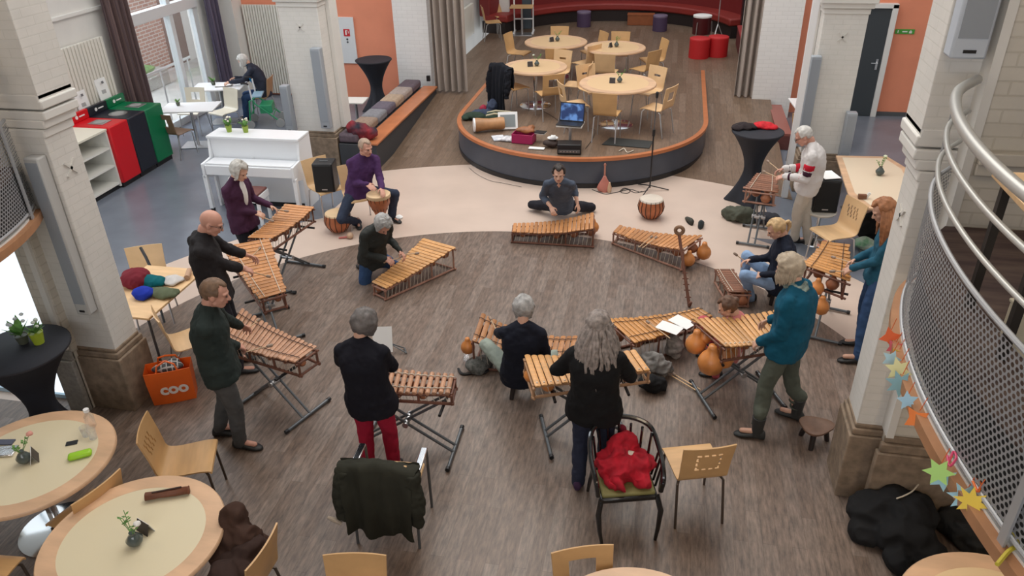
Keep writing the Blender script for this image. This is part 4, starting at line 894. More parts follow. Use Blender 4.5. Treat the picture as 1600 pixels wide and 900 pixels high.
def hair(t, c, R, s, kind, m, neckb=None, seed=1):
    def base(d):   # skull radius in direction d
        best = 0
        for (o, r) in ((Vector((0, -.012, .030)), (.074, .094, .088)), (Vector((0, .024, -.022)), (.061, .066, .080))):
            # ray from (0,-.005,.02) in direction d
            p = Vector((0, -.005, .02)) - o; A = sum((d[i] / r[i]) ** 2 for i in range(3)); Bq = 2 * sum(p[i] * d[i] / r[i] ** 2 for i in range(3)); Cq = sum((p[i] / r[i]) ** 2 for i in range(3)) - 1
            D = Bq * Bq - 4 * A * Cq
            if D > 0: best = max(best, (-Bq + math.sqrt(D)) / (2 * A))
        return best
    mb = MB(); nu, nv = 48, 32; rs = []
    th = {'short': .014, 'crop': .007, 'bald': .004, 'bob': .024, 'long': .022, 'pony': .015, 'bun': .016, 'curly': .026}[kind]
    lowz = {'short': -.045, 'crop': -.035, 'bald': -.03, 'bob': -.10, 'long': -.10, 'pony': -.04, 'bun': -.045, 'curly': -.06}[kind]
    for j in range(nv + 1):
        el = -PI / 2 + 0.05 + (PI - 0.1) * j / nv; ring = []
        for i in range(nu):
            az = 2 * PI * i / nu; d = Vector((math.cos(el) * math.sin(az), math.cos(el) * math.cos(az), math.sin(el)))   # az 0 = forward
            b = base(d); p = d * b; z = p.z + .02; y = p.y
            front = (y > .030 + .02 * (kind in ('bob', 'curly')) and z < .070 + .03 * abs(math.sin(az * 1.0)) - (0.01 if kind == 'bob' else 0))
            side = (kind in ('short', 'crop', 'pony', 'bun', 'bald')) and abs(p.x) > .045 and y > -.03 and z < .012
            low = z < lowz
            top = kind == 'bald' and z > .055
            if front or side or low or top: k = b * .90
            else: k = b + th * (1 + .35 * noise.noise(Vector((az * 3 + seed, el * 2.5, 0))) + .25 * noise.noise(Vector((az * 14, el * 3, seed))))
            q = d * k + Vector((0, -.005, .02)); ring.append(c + R @ q * s)
        rs.append(ring)
    mb.rings(rs)
    def L(x, y, z): return c + R @ Vector((x, y, z)) * s
    rnd = random.Random(seed); dn = Vector((0, 0, -1))
    if kind == 'bob':
        for k in range(34):
            a = math.radians(rnd.uniform(35, 325)); p = L(.078 * math.sin(a), .085 * math.cos(a) - .012, .02)
            p2 = p + dn * .07 * s + (R @ Vector((math.sin(a), math.cos(a), 0))) * .012; p3 = p + dn * rnd.uniform(.115, .145) * s + (R @ Vector((math.sin(a), math.cos(a), 0))) * .004
            mb.tube([p, p2, p3], [.017, .018, .006], 6)
    if kind == 'pony':
        p = L(0, -.105, .03); mb.cap(p, p + (R @ Vector((0, -.04, -.01))), .018, .024); q = p + (R @ Vector((0, -.045, -.02)))
        mb.tube([q, q + X(0, 0, -.06) + (R @ Vector((0, -.015, 0))), q + X(0, 0, -.14)], [.026, .024, .006], 8)
    if kind == 'bun': mb.ell(L(0, -.11, .05), (.035, .03, .035), R, 12, 8)
    if kind == 'long':
        bl = .46 if neckb is None else neckb
        mb.ell(c + R @ Vector((0, -.10, 0)) + X(0, 0, -bl_(neckb) * .38), (.10, .05, bl_(neckb) * .42), Matrix.Rotation(math.atan2(-(R @ Vector((1, 0, 0))).y * -1, (R @ Vector((1, 0, 0))).x), 3, 'Z'), 14, 10)
        for k in range(150):
            a = math.radians(rnd.uniform(80, 280)); o = R @ Vector((math.sin(a), math.cos(a) * .9, 0)); o.z = 0; p = L(.072 * math.sin(a), .08 * math.cos(a) - .012, rnd.uniform(-.01, .05))
            ln = rnd.uniform(.75, 1.0) * bl; pts = []; rr = []; ph = rnd.uniform(0, 6)
            for q_ in range(9):
                v = q_ / 8; sp = .035 + (.06 + .115 * max(0, -math.cos(a))) * math.sin(min(1, v * 1.6) * PI / 2); wv = .012 * math.sin(v * 11 + ph)
                pts.append(p + dn * ln * v + o * (sp - .03 + wv) + (R @ Vector((wv, -.02 * v, 0)))); rr.append(.0135 * (1 - v ** 4) + .002)
            mb.tube(pts, rr, 6)
    return mb.build('hair', m, t, smooth=70, disp=.004 if kind != 'bald' else 0, dscale=30)
def cloth(name, c, rough=0.85, var=.12, scale=7, bump=.25): return mat(name, c, rough, var=var, scale=scale, bump=bump, spec=.25)
def shoe(t, a, d, m, s=1.0, boot=0.0):
    """a ankle joint; d toe direction"""
    d = Vector((d.x, d.y, 0)).normalized(); r = Vector((d.y, -d.x, 0)); R = Matrix((r, d, Vector((0, 0, 1)))).transposed(); g = a - X(0, 0, a.z) + X(0, 0, t_floor[0])
    mb = MB(); rs = []
    for y, w, h in ((-.075, .024, .06), (-.06, .036, .095), (-.02, .040, .10), (.04, .040, .07), (.10, .047, .05), (.15, .045, .042), (.185, .030, .03), (.197, .012, .02)):
        rs.append([g + R @ Vector((w * math.cos(al) * s, y * s, .002 + max(0, (h * s * .5) + h * .5 * s * math.sin(al)))) for al in [2 * PI * k / 14 for k in range(14)]])
    mb.rings(rs)
    if boot: mb.tube([g + X(0, 0, .03), g + X(0, 0, .10), g + X(0, 0, .05 + boot)], [.046, .05, .064], 14)
    mb.build('shoe' if not boot else 'boot', m, t, remesh=.008, smoothit=2)
t_floor = [0.007]; t_info = {}
def person(label, H, headc, hd, hands=None, feet=None, pelvis=None, top=None, trousers=None, shoes=None, hairk='short', hairm=None, pitch=0.35, hyaw=0.0, tilt=0.0, bend=0.04, bulk=1.0, skin=SKIN, glasses=None, poles=None, knee=None, grips=(0.7, 0.7), hem=-.08, sleeve=1.0, boots=0, collar=None, hairlen=None, seed=1, hood=None, floor=0.007, toes=None, open_front=None, headband=None, hips=0, hscale=1.0, apoles=None, scarf=None):
    s = H / 1.70; t_floor[0] = floor; hd = math.radians(hd); fwd = Vector((math.cos(hd), math.sin(hd), 0)); rt = Vector((math.sin(hd), -math.cos(hd), 0)); up = Vector((0, 0, 1))
    hc = Vector(headc)
    if pelvis is None: pelvis = Vector((hc.x, hc.y, 0)) - fwd * .10 + up * .93 * s
    P = Vector(pelvis)
    if feet is None: feet = [P - up * P.z - rt * .11 * s, P - up * P.z + rt * .11 * s + fwd * .06]
    feet = [Vector((f[0], f[1], floor)) for f in feet]
    org = Vector((P.x, P.y, floor)); t = thing('person', label, 'person', tuple(org), 0)
    o_ = -org
    hR = headfrm(hd + math.radians(hyaw), pitch, tilt)
    nb = hc + hR @ Vector((0, -.03, -.10)) * s         # top of the neck
    N = nb - up * .038 * s - fwd * .028 * s                # base of the neck
    sp = spine_pts(P, N, fwd, bend); ax = (N - P).normalized()
    shr = .170 * s * (0.92 + .08 * bulk); SC_ = N - (sp[-1] - sp[-3]).normalized() * .072 * s
    sh = [SC_ - rt * shr - up * .012, SC_ + rt * shr - up * .012]; hp = [P - rt * .088 * s, P + rt * .088 * s]
    if hands is None: hands = [sh[0] + fwd * .3 - up * .35, sh[1] + fwd * .3 - up * .35]
    hands = [Vector(h) for h in hands]; ap = apoles or [(-rt * .28 - up - fwd * .5), (rt * .28 - up - fwd * .5)]
    el, wr = [], []
    for i in (0, 1):
        tgt = hands[i] - (hands[i] - sh[i]).normalized() * .06
        e, w = ik(sh[i], tgt, .285 * s, .255 * s, ap[i]); el.append(e); wr.append(w)
    kn, an = [], []
    for i in (0, 1):
        k_, a_ = ik(hp[i], feet[i] + up * .075 * s, .43 * s, .415 * s, (poles[i] if poles else fwd + (-rt if i == 0 else rt) * .15)); kn.append(k_); an.append(a_)
    # ---- body, one skin surface
    b = MB(); b.M = Matrix.Translation(o_)
    sk = [(.10, .09, 0), (.155, .11, 0), (.158, .112, 0), (.148, .105, 0), (.135, .098, 0), (.13, .095, 0), (.135, .10, 0), (.145, .105, 0), (.152, .108, 0), (.155, .105, 0), (.15, .095, 0), (.11, .07, 0), (.05, .05, 0)]
    bw = 0.93 + .07 * bulk
    loft(b, [p + o_ * 0 for p in sp], [(w * s * bw, d * s * bw, f) for w, d, f in sk], rt)
    b.cap(N - up * .04, nb + up * .03 * s, .056 * s, .052 * s, 14)
    head(b, hc, hR, s * 1.05)
    for i in (0, 1):
        b.cap(SC_ + (sh[i] - SC_) * .3 + up * .012, sh[i], .052 * s, .050 * s)
        b.cap(sh[i], el[i], .050 * s, .037 * s); b.cap(el[i], el[i].lerp(wr[i], .35), .037 * s, .038 * s); b.cap(el[i].lerp(wr[i], .35), wr[i], .038 * s, .025 * s)
        fd = (wr[i] - el[i]).normalized(); dirh = ((hands[i] - wr[i]).normalized() * .5 + fd * .6 + fwd * .2).normalized(); inn = (rt if i == 0 else -rt)
        hand(b, wr[i], dirh, -up * .8 + inn * .45, inn * .8 + up * .5, s * 1.02, grips[i])
        b.cap(hp[i], kn[i], .078 * s * bw, .052 * s); b.cap(kn[i], kn[i].lerp(an[i], .3), .051 * s, .053 * s); b.cap(kn[i].lerp(an[i], .3), an[i], .053 * s, .034 * s)
        td = (toes[i] if toes else fwd); td = Vector((td[0], td[1], 0)).normalized(); b.cap(an[i] - up * .035 * s, an[i] - up * .045 * s + td * .13 * s, .03 * s, .024 * s)
    b.build('body', skin, t, remesh=.0065, smoothit=3, smooth=80)
    # ---- sweater or jacket
    if top:
        c = MB(); c.M = Matrix.Translation(o_); g = .020 * bulk + .006; hemn = 12
        dn_ = (sp[0] - sp[1]).normalized(); pts = [sp[0] + dn_ * (-hem) * s * 1.0, sp[0] + dn_ * (-hem) * .5 * s] + sp
        sec = [(.165 + hips, .118, 0), (.168 + hips, .12, 0)] + [(.165 + hips, .118, 0), (.165 + hips * .7, .118, 0), (.162, .117, 0), (.156, .114, 0), (.15, .112, 0), (.15, .113, 0), (.153, .116, 0), (.158, .118, 0), (.162, .117, 0), (.163, .110, 0), (.152, .098, 0), (.105, .078, 0), (.062, .062, 0)]
        loft(c, pts, [(w * s * bulk + g * .3, d * s * bulk + g * .3, f) for w, d, f in sec], rt, 24)
        for i in (0, 1):
            c.cap(N + up * .005 * s + (sh[i] - SC_) * .12, sh[i] - up * .004, .062 * s, .054 * s)
            c.cap(sh[i], el[i], .055 * s * bulk, .048 * s * bulk); q = el[i].lerp(wr[i], sleeve) ; c.cap(el[i], q, .050 * s * bulk, (.036 if sleeve > .9 else .046) * s * bulk)
            for k in range(3):   # sleeve folds
                p = sh[i].lerp(el[i], .45 + .22 * k); c.ell(p, (.053 * s * bulk, .053 * s * bulk, .012), None, 12, 6)
        if hood: c.cap(N - fwd * .06 - rt * .07 - up * .02, N - fwd * .06 + rt * .07 - up * .02, .05, .05); c.cap(N - fwd * .09 - up * .05, N - fwd * .10 - up * .13, .06, .045)
        if collar: c.tube([N + up * .012 + (rt * math.cos(a) * .066 + fwd * math.sin(a) * .060) * s for a in [2 * PI * k / 16 for k in range(16)]], .016 * s, 8, closed=True)
        c.build('jacket' if hood or collar == 2 else 'sweater', top, t, remesh=.0105, smoothit=4, disp=.010, dscale=8, smooth=80)
    if open_front is not None:   # blouse showing in an open cardigan
        c = MB(); c.M = Matrix.Translation(o_)
        c.ell(sp[8] + fwd * .105 * s * bulk, (.045, .045, .17), None, 14, 10); c.tube([N + up * .015 + (rt * math.cos(a) * .07 + fwd * math.sin(a) * .065) * s for a in [2 * PI * k / 16 for k in range(16)]], .014, 8, closed=True)
        c.build('blouse', open_front, t, remesh=.009, smoothit=3)
    if scarf is not None:
        c = MB(); c.M = Matrix.Translation(o_)
        for q, rr in ((0.0, .075), (.022, .068), (-.02, .088)): c.tube([N + up * (.0 + q) + (rt * math.cos(a) * rr + fwd * math.sin(a) * rr * .95) * s + up * .012 * math.sin(3 * a) for a in [2 * PI * k / 18 for k in range(18)]], .021, 8, closed=True)
        c.build('scarf', scarf, t, remesh=.009, smoothit=2, disp=.008, dscale=18)
    if trousers:
        c = MB(); c.M = Matrix.Translation(o_)
        dn_ = (sp[0] - sp[1]).normalized(); hw = bulk * .5 + .5
        loft(c, [P + dn_ * .10 * s, P + dn_ * .05 * s, P, sp[1], sp[2]], [(.12 * s * hw, .09 * s, 0), (.16 * s * hw, .115 * s, 0), (.168 * s * hw + hips * .8, .12 * s * hw, 0), (.162 * s * hw, .115 * s * hw, 0), (.15 * s * hw, .108 * s, 0)], rt)
        for i in (0, 1):
            c.cap(hp[i], kn[i], .092 * s * hw, .066 * s * hw); c.cap(kn[i], kn[i].lerp(an[i], .45), .066 * s * hw, .060 * s * hw); c.cap(kn[i].lerp(an[i], .45), an[i] - (up * .04 if not boots else -up * .17), .060 * s * hw, .054 * s * hw)
            for k in range(3): p = kn[i].lerp(an[i], .55 + .17 * k); c.ell(p, (.057 * s * hw, .057 * s * hw, .010), None, 12, 6)
        c.build('trousers', trousers, t, remesh=.0105, smoothit=4, disp=.008, dscale=8, smooth=80)
    if shoes:
        for i in (0, 1):
            a = an[i] + o_; td = (toes[i] if toes else fwd); tf = t_floor[0]; t_floor[0] = 0.0; shoe(t, a, Vector((td[0], td[1], 0)), shoes, s, boots); t_floor[0] = tf
    face_parts(t, hc + o_, hR, s * 1.05, glasses)
    if hairm: hair(t, hc + o_, hR, s * 1.05 * hscale, hairk, hairm, hairlen, seed)
    if headband is not None:
        MB().tube([hc + o_ + hR @ Vector((.086 * math.sin(a), .092 * math.cos(a) - .015, .035 + .02 * math.cos(a))) * s for a in [math.radians(q) for q in range(60, 301, 16)]], .010, 6).build('hair_clip', headband, t)
    t_info[label] = (t, sh, el, wr, o_, s)
    return t, wr, hands, fwd
MALW = mat('mallet_wood', (0.52, 0.36, 0.22), 0.5); MALR = mat('mallet_rubber', (0.30, 0.22, 0.17), 0.6)
def mallet(label, grip, tip, m=MALW, hr=0.016, back=.05):
    g, e = Vector(grip), Vector(tip); d = (e - g).normalized(); t = thing('mallet', label, 'mallet', tuple(g))
    MB().cyl(-d * back, e - g, 0.0065, 0.0055, 8).build('handle', m, t)
    MB().cap(e - g - d * .02, e - g + d * .012, hr, hr, 10).build('head', MALR, t)
    return t
HG = mat('hair_grey', (0.34, 0.33, 0.32), 0.6, var=.3, scale=25, bump=.4); HS = mat('hair_silver', (0.44, 0.42, 0.39), 0.6, var=.2, scale=25, bump=.4)
HDG = mat('hair_dark_grey', (0.14, 0.125, 0.12), 0.6, var=.3, scale=25, bump=.4); HB = mat('hair_brown', (0.12, 0.06, 0.035), 0.6, var=.3, scale=25, bump=.4)
HBL = mat('hair_blond', (0.55, 0.37, 0.19), 0.6, var=.2, scale=25, bump=.4); HAB = mat('hair_ash_blond', (0.42, 0.34, 0.25), 0.6, var=.2, scale=25, bump=.4)
HR = mat('hair_auburn', (0.36, 0.15, 0.065), 0.6, var=.25, scale=25, bump=.4); HLG = mat('hair_long_grey', (0.24, 0.20, 0.18), 0.6, var=.4, scale=30, bump=.4)
HBR2 = mat('hair_short_brown', (0.17, 0.10, 0.06), 0.6, var=.25, scale=25, bump=.4); HW = mat('hair_white', (0.60, 0.58, 0.55), 0.6, var=.15, scale=25, bump=.3)
JEANS = cloth('jeans_blue', (0.035, 0.075, 0.17)); JEANS_L = cloth('jeans_light', (0.26, 0.38, 0.58)); DARKT = cloth('dark_trousers', (0.018, 0.018, 0.025))
BSHOE = mat('black_shoe', (0.012, 0.012, 0.013), 0.5)
ppl = {}
# woman in purple cardigan, standing at the back left
ppl['w2'] = person('person with short silver hair in a dark purple cardigan over a white blouse, standing', 1.63, at(374, 268, 1.50), -12, hands=[at(427, 326, .93), at(404, 337, .93)], top=cloth('purple_cardigan', (0.055, 0.018, 0.045)), trousers=DARKT, shoes=BSHOE, hairk='curly', hairm=HS, open_front=cloth('white_blouse', (0.72, 0.70, 0.68)), bulk=1.12, hem=-.16, pitch=.45, floor=.0, hips=.01)
ppl['bald'] = person('person with a bald head and glasses in a black hooded sweatshirt, standing', 1.80, at(330, 349, 1.69), 22, hands=[at(392, 402, 1.04), at(393, 425, 1.03)], top=cloth('black_hoodie', (0.022, 0.020, 0.022)), trousers=DARKT, shoes=BSHOE, hairk='bald', hairm=None, skin=SKIN_R, hood=1, glasses=BLACK, bulk=1.12, pitch=.5, sleeve=.72, hem=-.12, floor=.006)
ppl['m14'] = person('person with short brown hair in a dark green jacket and grey trousers, standing', 1.80, at(336, 459, 1.68), 22, hands=[at(385, 515, .92), at(388, 549, .88)], feet=[at(345, 680), at(378, 700)], top=cloth('dark_green_jacket', (0.022, 0.032, 0.030)), trousers=cloth('grey_trousers', (0.085, 0.085, 0.085)), shoes=BSHOE, hairk='crop', hairm=HBR2, skin=SKIN_R, collar=2, bulk=1.15, pitch=.3, toes=[(1, .3), (1, .05)], hem=-.10)
ppl['w13'] = person('person with short dark grey hair in a black sweater and red trousers', 1.62, at(570, 507, 1.53), 94, hands=[(-2.45, 5.07, .97), (-2.17, 5.07, .97)], top=cloth('black_sweater', (0.008, 0.008, 0.014)), trousers=cloth('red_trousers', (0.36, 0.012, 0.04)), shoes=BSHOE, hairk='curly', hairm=HDG, collar=1, bulk=1.2, pitch=.35, hem=-.14, hyaw=-30, hips=.015, apoles=[Vector((-.8, -.5, -.6)), Vector((.8, -.5, -.6))])
ppl['w12'] = person('person with very long wavy grey hair in a black top, standing', 1.66, at(935, 512, 1.56), 88, hands=[(-.60, 5.20, 1.0), (-.24, 5.22, 1.0)], top=cloth('black_top', (0.008, 0.008, 0.009)), trousers=cloth('dark_jeans', (0.025, 0.03, 0.055)), shoes=cloth('purple_shoes', (0.06, 0.03, 0.07)), hairk='long', hairm=HLG, bulk=1.22, pitch=.45, hem=-.14, headband=mat('leather_clip', (0.25, 0.10, 0.06), 0.6), hips=.02, hairlen=.55, apoles=[Vector((-.9, -.3, -.6)), Vector((.9, -.3, -.6))])
ppl['w9'] = person('person with ash blond bob, teal sweater, scarf, olive trousers and boots, standing', 1.74, at(1233, 420, 1.62), 152, hands=[at(1184, 540, .88), at(1200, 505, .92)], feet=[at(1180, 686), at(1243, 656)], top=cloth('teal_sweater', (0.004, 0.075, 0.13)), trousers=cloth('olive_trousers', (0.085, 0.095, 0.075)), shoes=mat('dark_boot', (0.03, 0.032, 0.032), 0.6), boots=.20, hairk='bob', hairm=HAB, bulk=1.28, pitch=.3, hem=-.12, toes=[(-1, .1), (-.9, .45)], scarf=cloth('patterned_scarf', (0.22, 0.27, 0.24), var=.5, scale=30), hips=.01)
ppl['w8'] = person('person with long auburn hair, blue sweater and jeans, standing by the right column', 1.72, at(1381, 330, 1.60), 176, hands=[at(1326, 424, .93), at(1332, 411, .95)], feet=[at(1338, 569), at(1342, 541)], top=cloth('blue_green_sweater', (0.02, 0.10, 0.16)), trousers=JEANS, shoes=BSHOE, hairk='long', hairm=HR, hairlen=.36, bulk=1.05, pitch=.5, hem=-.12, toes=[(-1, 0), (-1, .1)])
ppl['m6'] = person('person with white hair and glasses in a white sweater with red diamonds, standing', 1.74, at(1256, 213, 1.57), 172, hands=[at(1221, 280, 1.02), at(1220, 268, 1.04)], feet=[at(1240, 378), at(1262, 380)], pelvis=at(1262, 287, .93), top=cloth('white_sweater', (0.66, 0.63, 0.62), var=.04), trousers=cloth('cream_trousers', (0.55, 0.51, 0.45), var=.05), shoes=BSHOE, hairk='crop', hairm=HW, skin=SKIN_R, glasses=BLACK, bulk=1.2, pitch=.6, floor=.003, bend=.08, sleeve=1.0)
# seated and kneeling people
ppl['m3'] = person('person in a purple sweater sitting with a goblet drum between the knees', 1.74, at(571, 231, 1.20), -55, hands=[at(598, 300, .66), at(577, 293, .70)], feet=[at(612, 345), at(560, 352)], pelvis=(-4.28, 9.66, .52), top=cloth('violet_sweater', (0.07, 0.028, 0.10)), trousers=cloth('navy_trousers', (0.03, 0.04, 0.07)), shoes=BSHOE, hairk='crop', hairm=mat('hair_sand', (0.38, 0.27, 0.2), 0.6, bump=.3, var=.2), skin=SKIN_R, bulk=1.12, pitch=.2, hyaw=28, poles=[Vector((.9, -.1, .7)), Vector((-.2, -.9, .7))], grips=(.3, .3), collar=1, floor=.003, toes=[(.8, -.4), (.4, -.8)])
ppl['m4'] = person('person with curly grey hair kneeling in a dark jacket and jeans', 1.70, at(598, 351, .92), -38, hands=[at(628, 398, .40), at(605, 409, .40)], pelvis=tuple(at(582, 404, .27)), feet=[at(573, 417, .0), at(571, 424, .0)], top=cloth('charcoal_jacket', (0.035, 0.038, 0.036)), trousers=JEANS, shoes=BSHOE, hairk='curly', hairm=HG, skin=SKIN_R, bulk=1.1, pitch=.9, collar=2, poles=[Vector((.85, -.1, .1)), Vector((.4, -.9, .1))], toes=[(-.7, .5), (-.7, .5)], bend=.1)
ppl['w5'] = person('person kneeling in a grey-blue poncho, smiling towards us', 1.64, at(873, 272, .92), -84, hands=[at(904, 323, .36), at(862, 330, .36)], pelvis=tuple(at(877, 321, .18)), feet=[at(889, 322, .0), at(868, 322, .0)], top=cloth('grey_blue_poncho', (0.075, 0.095, 0.135)), trousers=DARKT, shoes=BSHOE, hairk='short', hairm=mat('hair_near_black', (0.03, 0.022, 0.02), 0.6, bump=.3), bulk=1.14, pitch=.12, sleeve=.45, poles=[Vector((.75, -.7, .1)), Vector((-.75, -.7, .1))], toes=[(-.2, 1), (.2, 1)], floor=.003, hscale=1.06)
ppl['w7'] = person('person with a blond ponytail in a navy jacket and light jeans, sitting low', 1.66, at(1213, 358, 1.0), 186, hands=[at(1186, 434, .42), at(1166, 410, .52)], pelvis=tuple(at(1214, 440, .30)), feet=[at(1172, 470, .0), at(1160, 455, .0)], top=cloth('navy_jacket', (0.012, 0.016, 0.03)), trousers=JEANS_L, shoes=BSHOE, hairk='pony', hairm=HBL, bulk=1.1, pitch=.55, collar=1, hem=-.1, floor=.003, bend=.06, poles=[Vector((-.8, -.4, .9)), Vector((-.8, .4, .9))])
ppl['w11'] = person('person with short grey hair in a black top sitting with back to us', 1.68, at(818, 484, 1.02), 96, hands=[at(776, 517, .50), at(852, 540, .45)], pelvis=tuple(at(812, 580, .30)), feet=[at(792, 572, .0), at(882, 556, .0)], top=cloth('navy_black_top', (0.010, 0.012, 0.022)), trousers=cloth('sage_trousers', (0.27, 0.31, 0.27)), shoes=BSHOE, hairk='curly', hairm=HG, bulk=1.12, pitch=.5, sleeve=.6, hem=-.12, poles=[Vector((-.9, .2, .7)), Vector((1.0, .25, .6))])
ppl['c10'] = person('person with brown hair in a pink top sitting behind the large gourds', 1.50, at(1137, 480, .86), 175, hands=[at(1108, 520, .45), at(1100, 505, .45)], pelvis=tuple(at(1140, 548, .22)), feet=[at(1118, 590, .0), at(1112, 560, .0)], top=cloth('pink_top', (0.58, 0.20, 0.19)), trousers=cloth('coral_trousers', (0.50, 0.10, 0.12)), shoes=BSHOE, hairk='bun', hairm=HB, bulk=1.05, pitch=.5, poles=[Vector((-.8, -.5, .7)), Vector((-.8, .5, .7))])
ppl['e15'] = person('elderly person with white hair reading at the far window table', 1.62, (-8.52, 14.42, 1.17), 205, hands=[(-8.72, 14.02, .80), (-8.78, 14.35, .80)], pelvis=(-8.22, 14.52, .50), feet=[(-8.58, 14.22, 0), (-8.62, 14.42, 0)], top=cloth('dark_blue_coat', (0.03, 0.035, 0.055)), trousers=JEANS, shoes=BSHOE, hairk='bob', hairm=HW, bulk=1.15, pitch=.6, open_front=cloth('turquoise_scarf', (0.0, 0.22, 0.5)), floor=0.0, bend=.08, hscale=.96)

def mal(k, labels, tips):
    _, wr, hs, f = ppl[k]
    for i in (0, 1):
        if labels[i]: mallet(labels[i], hs[i] - X(0, 0, .0), tips[i])
mal('w2', ['mallet in the far hand of the woman in purple', 'mallet in the near hand of the woman in purple'], [at(448, 330, .88), at(425, 345, .88)])
mal('bald', ['pale mallet in the far hand of the bald man', 'pale mallet in the near hand of the bald man'], [at(406, 388, .94), at(420, 432, .90)])
mal('m14', ['mallet pointing left over the pinkish balafon', 'mallet in the right hand of the man in dark green'], [at(404, 500, .86), at(422, 540, .88)])
mal('m4', ['mallet in the far hand of the kneeling grey-haired man', 'mallet in the near hand of the kneeling grey-haired man'], [at(652, 396, .38), at(632, 400, .38)])
mal('m6', ['upper mallet of the man in the white and red sweater', 'lower mallet of the man in the white and red sweater'], [at(1194, 268, .98), at(1200, 252, 1.08)])
mal('w7', [None, 'thin mallet raised by the blond woman'], [None, at(1149, 397, .62)])
mal('w11', ['pale mallet held by the seated woman in black', None], [at(766, 497, .55), None])
mal('w8', ['mallet in the near hand of the red-haired woman', 'mallet in the far hand of the red-haired woman'], [at(1300, 424, .9), at(1302, 402, .9)])
# red and dark lozenges knitted into the white sweater
t, sh_, el_, wr_, o_, s_ = t_info['person with white hair and glasses in a white sweater with red diamonds, standing']
KR = cloth('knit_red', (0.50, 0.012, 0.03)); KD = cloth('knit_dark', (0.05, 0.015, 0.03))
for i in (0, 1):
    a, b, c = sh_[i] + o_, el_[i] + o_, wr_[i] + o_
    MB().tube([a.lerp(b, q) for q in (.38, .42, .62, .66)], [.060, .069, .066, .055], 14).build('red_patch', KR, t, smooth=70)
    MB().tube([a.lerp(b, q) for q in (.66, .69, .86, .90)], [.057, .065, .062, .052], 14).build('dark_patch', KD, t, smooth=70)
    MB().tube([b.lerp(c, q) for q in (.22, .26, .46, .5)], [.052, .058, .054, .046], 14).build('red_patch', KR, t, smooth=70)
    MB().tube([b.lerp(c, q) for q in (.70, .73, .82, .85)], [.042, .050, .048, .040], 14).build('dark_cuff', KD, t, smooth=70)

# ================================================================ DRUMS AND OTHER INSTRUMENTS
DRUMB = mat('drum_body', (0.42, 0.13, 0.05), 0.4, var=.25, scale=6); DRUMH = mat('drum_skin', (0.70, 0.50, 0.30), 0.6, var=.1, scale=4); DRUMW = mat('drum_skin_pale', (0.62, 0.55, 0.47), 0.6, var=.1, scale=4)
DSTR = mat('drum_strap', (0.05, 0.02, 0.012), 0.6)
def bowl_drum(label, x, y, r, h, head, z=0.003, n=14):
    t = thing('bowl_drum', label, 'drum', (x, y, z))
    pf = [(r * .35, 0), (r * .62, h * .08), (r * .95, h * .38), (r * 1.02, h * .62), (r * .9, h * .93), (r * .86, h)]
    MB().lathe(pf, n=32).build('shell', DRUMB, t, smooth=80)
    MB().lathe([(r * .86, h * .9), (r * .93, h * .93), (r * .90, h * 1.0), (r * .84, h * 1.02)], n=32).build('drum_skin', head, t, smooth=50)
    for k in range(n):
        a = 2 * PI * k / n; MB().tube([(rr * 1.012 * math.cos(a), rr * 1.012 * math.sin(a), zz) for rr, zz in pf[1:]], .006, 5).build('lacing', DSTR, t)
    return t
p = at(530, 361); bowl_drum('squat reddish drum with an orange skin on the floor left of the drummer', p.x, p.y, .185, .29, DRUMH)
p = at(1016, 340); bowl_drum('striped orange drum with a pale skin standing alone on the cream floor', p.x, p.y, .185, .30, DRUMW, n=16)
p = at(591, 303, .60); t = thing('djembe', 'goblet drum held between the knees of the man in purple', 'drum', (p.x, p.y, .003), 0)
MB().lathe([(.11, 0), (.085, .1), (.06, .25), (.10, .36), (.15, .46), (.165, .56), (.165, .58)], n=28).build('shell', DRUMB, t, smooth=80)
MB().lathe([(.165, .55), (.172, .56), (.168, .60), (.155, .605)], n=28).build('drum_skin', DRUMH, t, smooth=50)
for k in range(16):
    a = 2 * PI * k / 16; MB().tube([(.172 * math.cos(a), .172 * math.sin(a), .56), (.105 * math.cos(a + .1), .105 * math.sin(a + .1), .36)], .004, 5).build('lacing', DSTR, t)
t = thing('rattle', 'pale gourd rattle with a pink handle lying before the squat drum', 'rattle', tuple(at(547, 368, .05)), 0)
MB().ell((0, 0, 0), (.05, .05, .045)).build('gourd', mat('rattle_pale', (0.50, 0.33, 0.22), .6, var=.2), t); MB().cyl((-.04, -.01, -.02), (-.16, -.03, -.035), .014).build('handle', mat('rattle_pink', (0.5, .15, .13), .6), t)
tag(MB().lathe([(.045, 0), (.055, .02), (.03, .045), (.0, .05)], n=18).build('cup', PAPER, loc=tuple(at(624, 341, .003)), smooth=60), 'small white cup upside down on the cream floor beside the drummer', 'cup')
p = at(1072, 352, 0)
def shoe_thing(label, u, v, d, m, h=.09, z=.003):
    t = thing('shoe', label, 'shoe', tuple(at(u, v, z)), d); mb = MB(); rs = []
    for y, w, hh in ((-.12, .02, .05), (-.10, .036, h), (-.05, .038, h), (.0, .040, .07), (.07, .044, .05), (.12, .03, .035), (.135, .01, .02)):
        rs.append([(w * math.cos(al), y, max(0.0, hh * .5 + hh * .5 * math.sin(al))) for al in [2 * PI * k / 12 for k in range(12)]])
    mb.rings(rs).build('upper', m, t, smooth=70); MB().prism([(.042 * math.sin(a) * (1 if math.cos(a) < 0 else .95), .13 * math.cos(a)) for a in [2 * PI * k / 16 for k in range(16)]], 0, .014).build('sole', BLACK, t); return t
OLV = mat('shoe_olive', (0.04, 0.04, 0.032), .7)
shoe_thing('dark shoe lying behind the unattended balafon, left of a pair', 1077, 347, .3, OLV); shoe_thing('dark shoe lying behind the unattended balafon, right of a pair', 1095, 353, -.1, mat('shoe_dark_teal', (0.02, 0.03, 0.035), .7), h=.12)
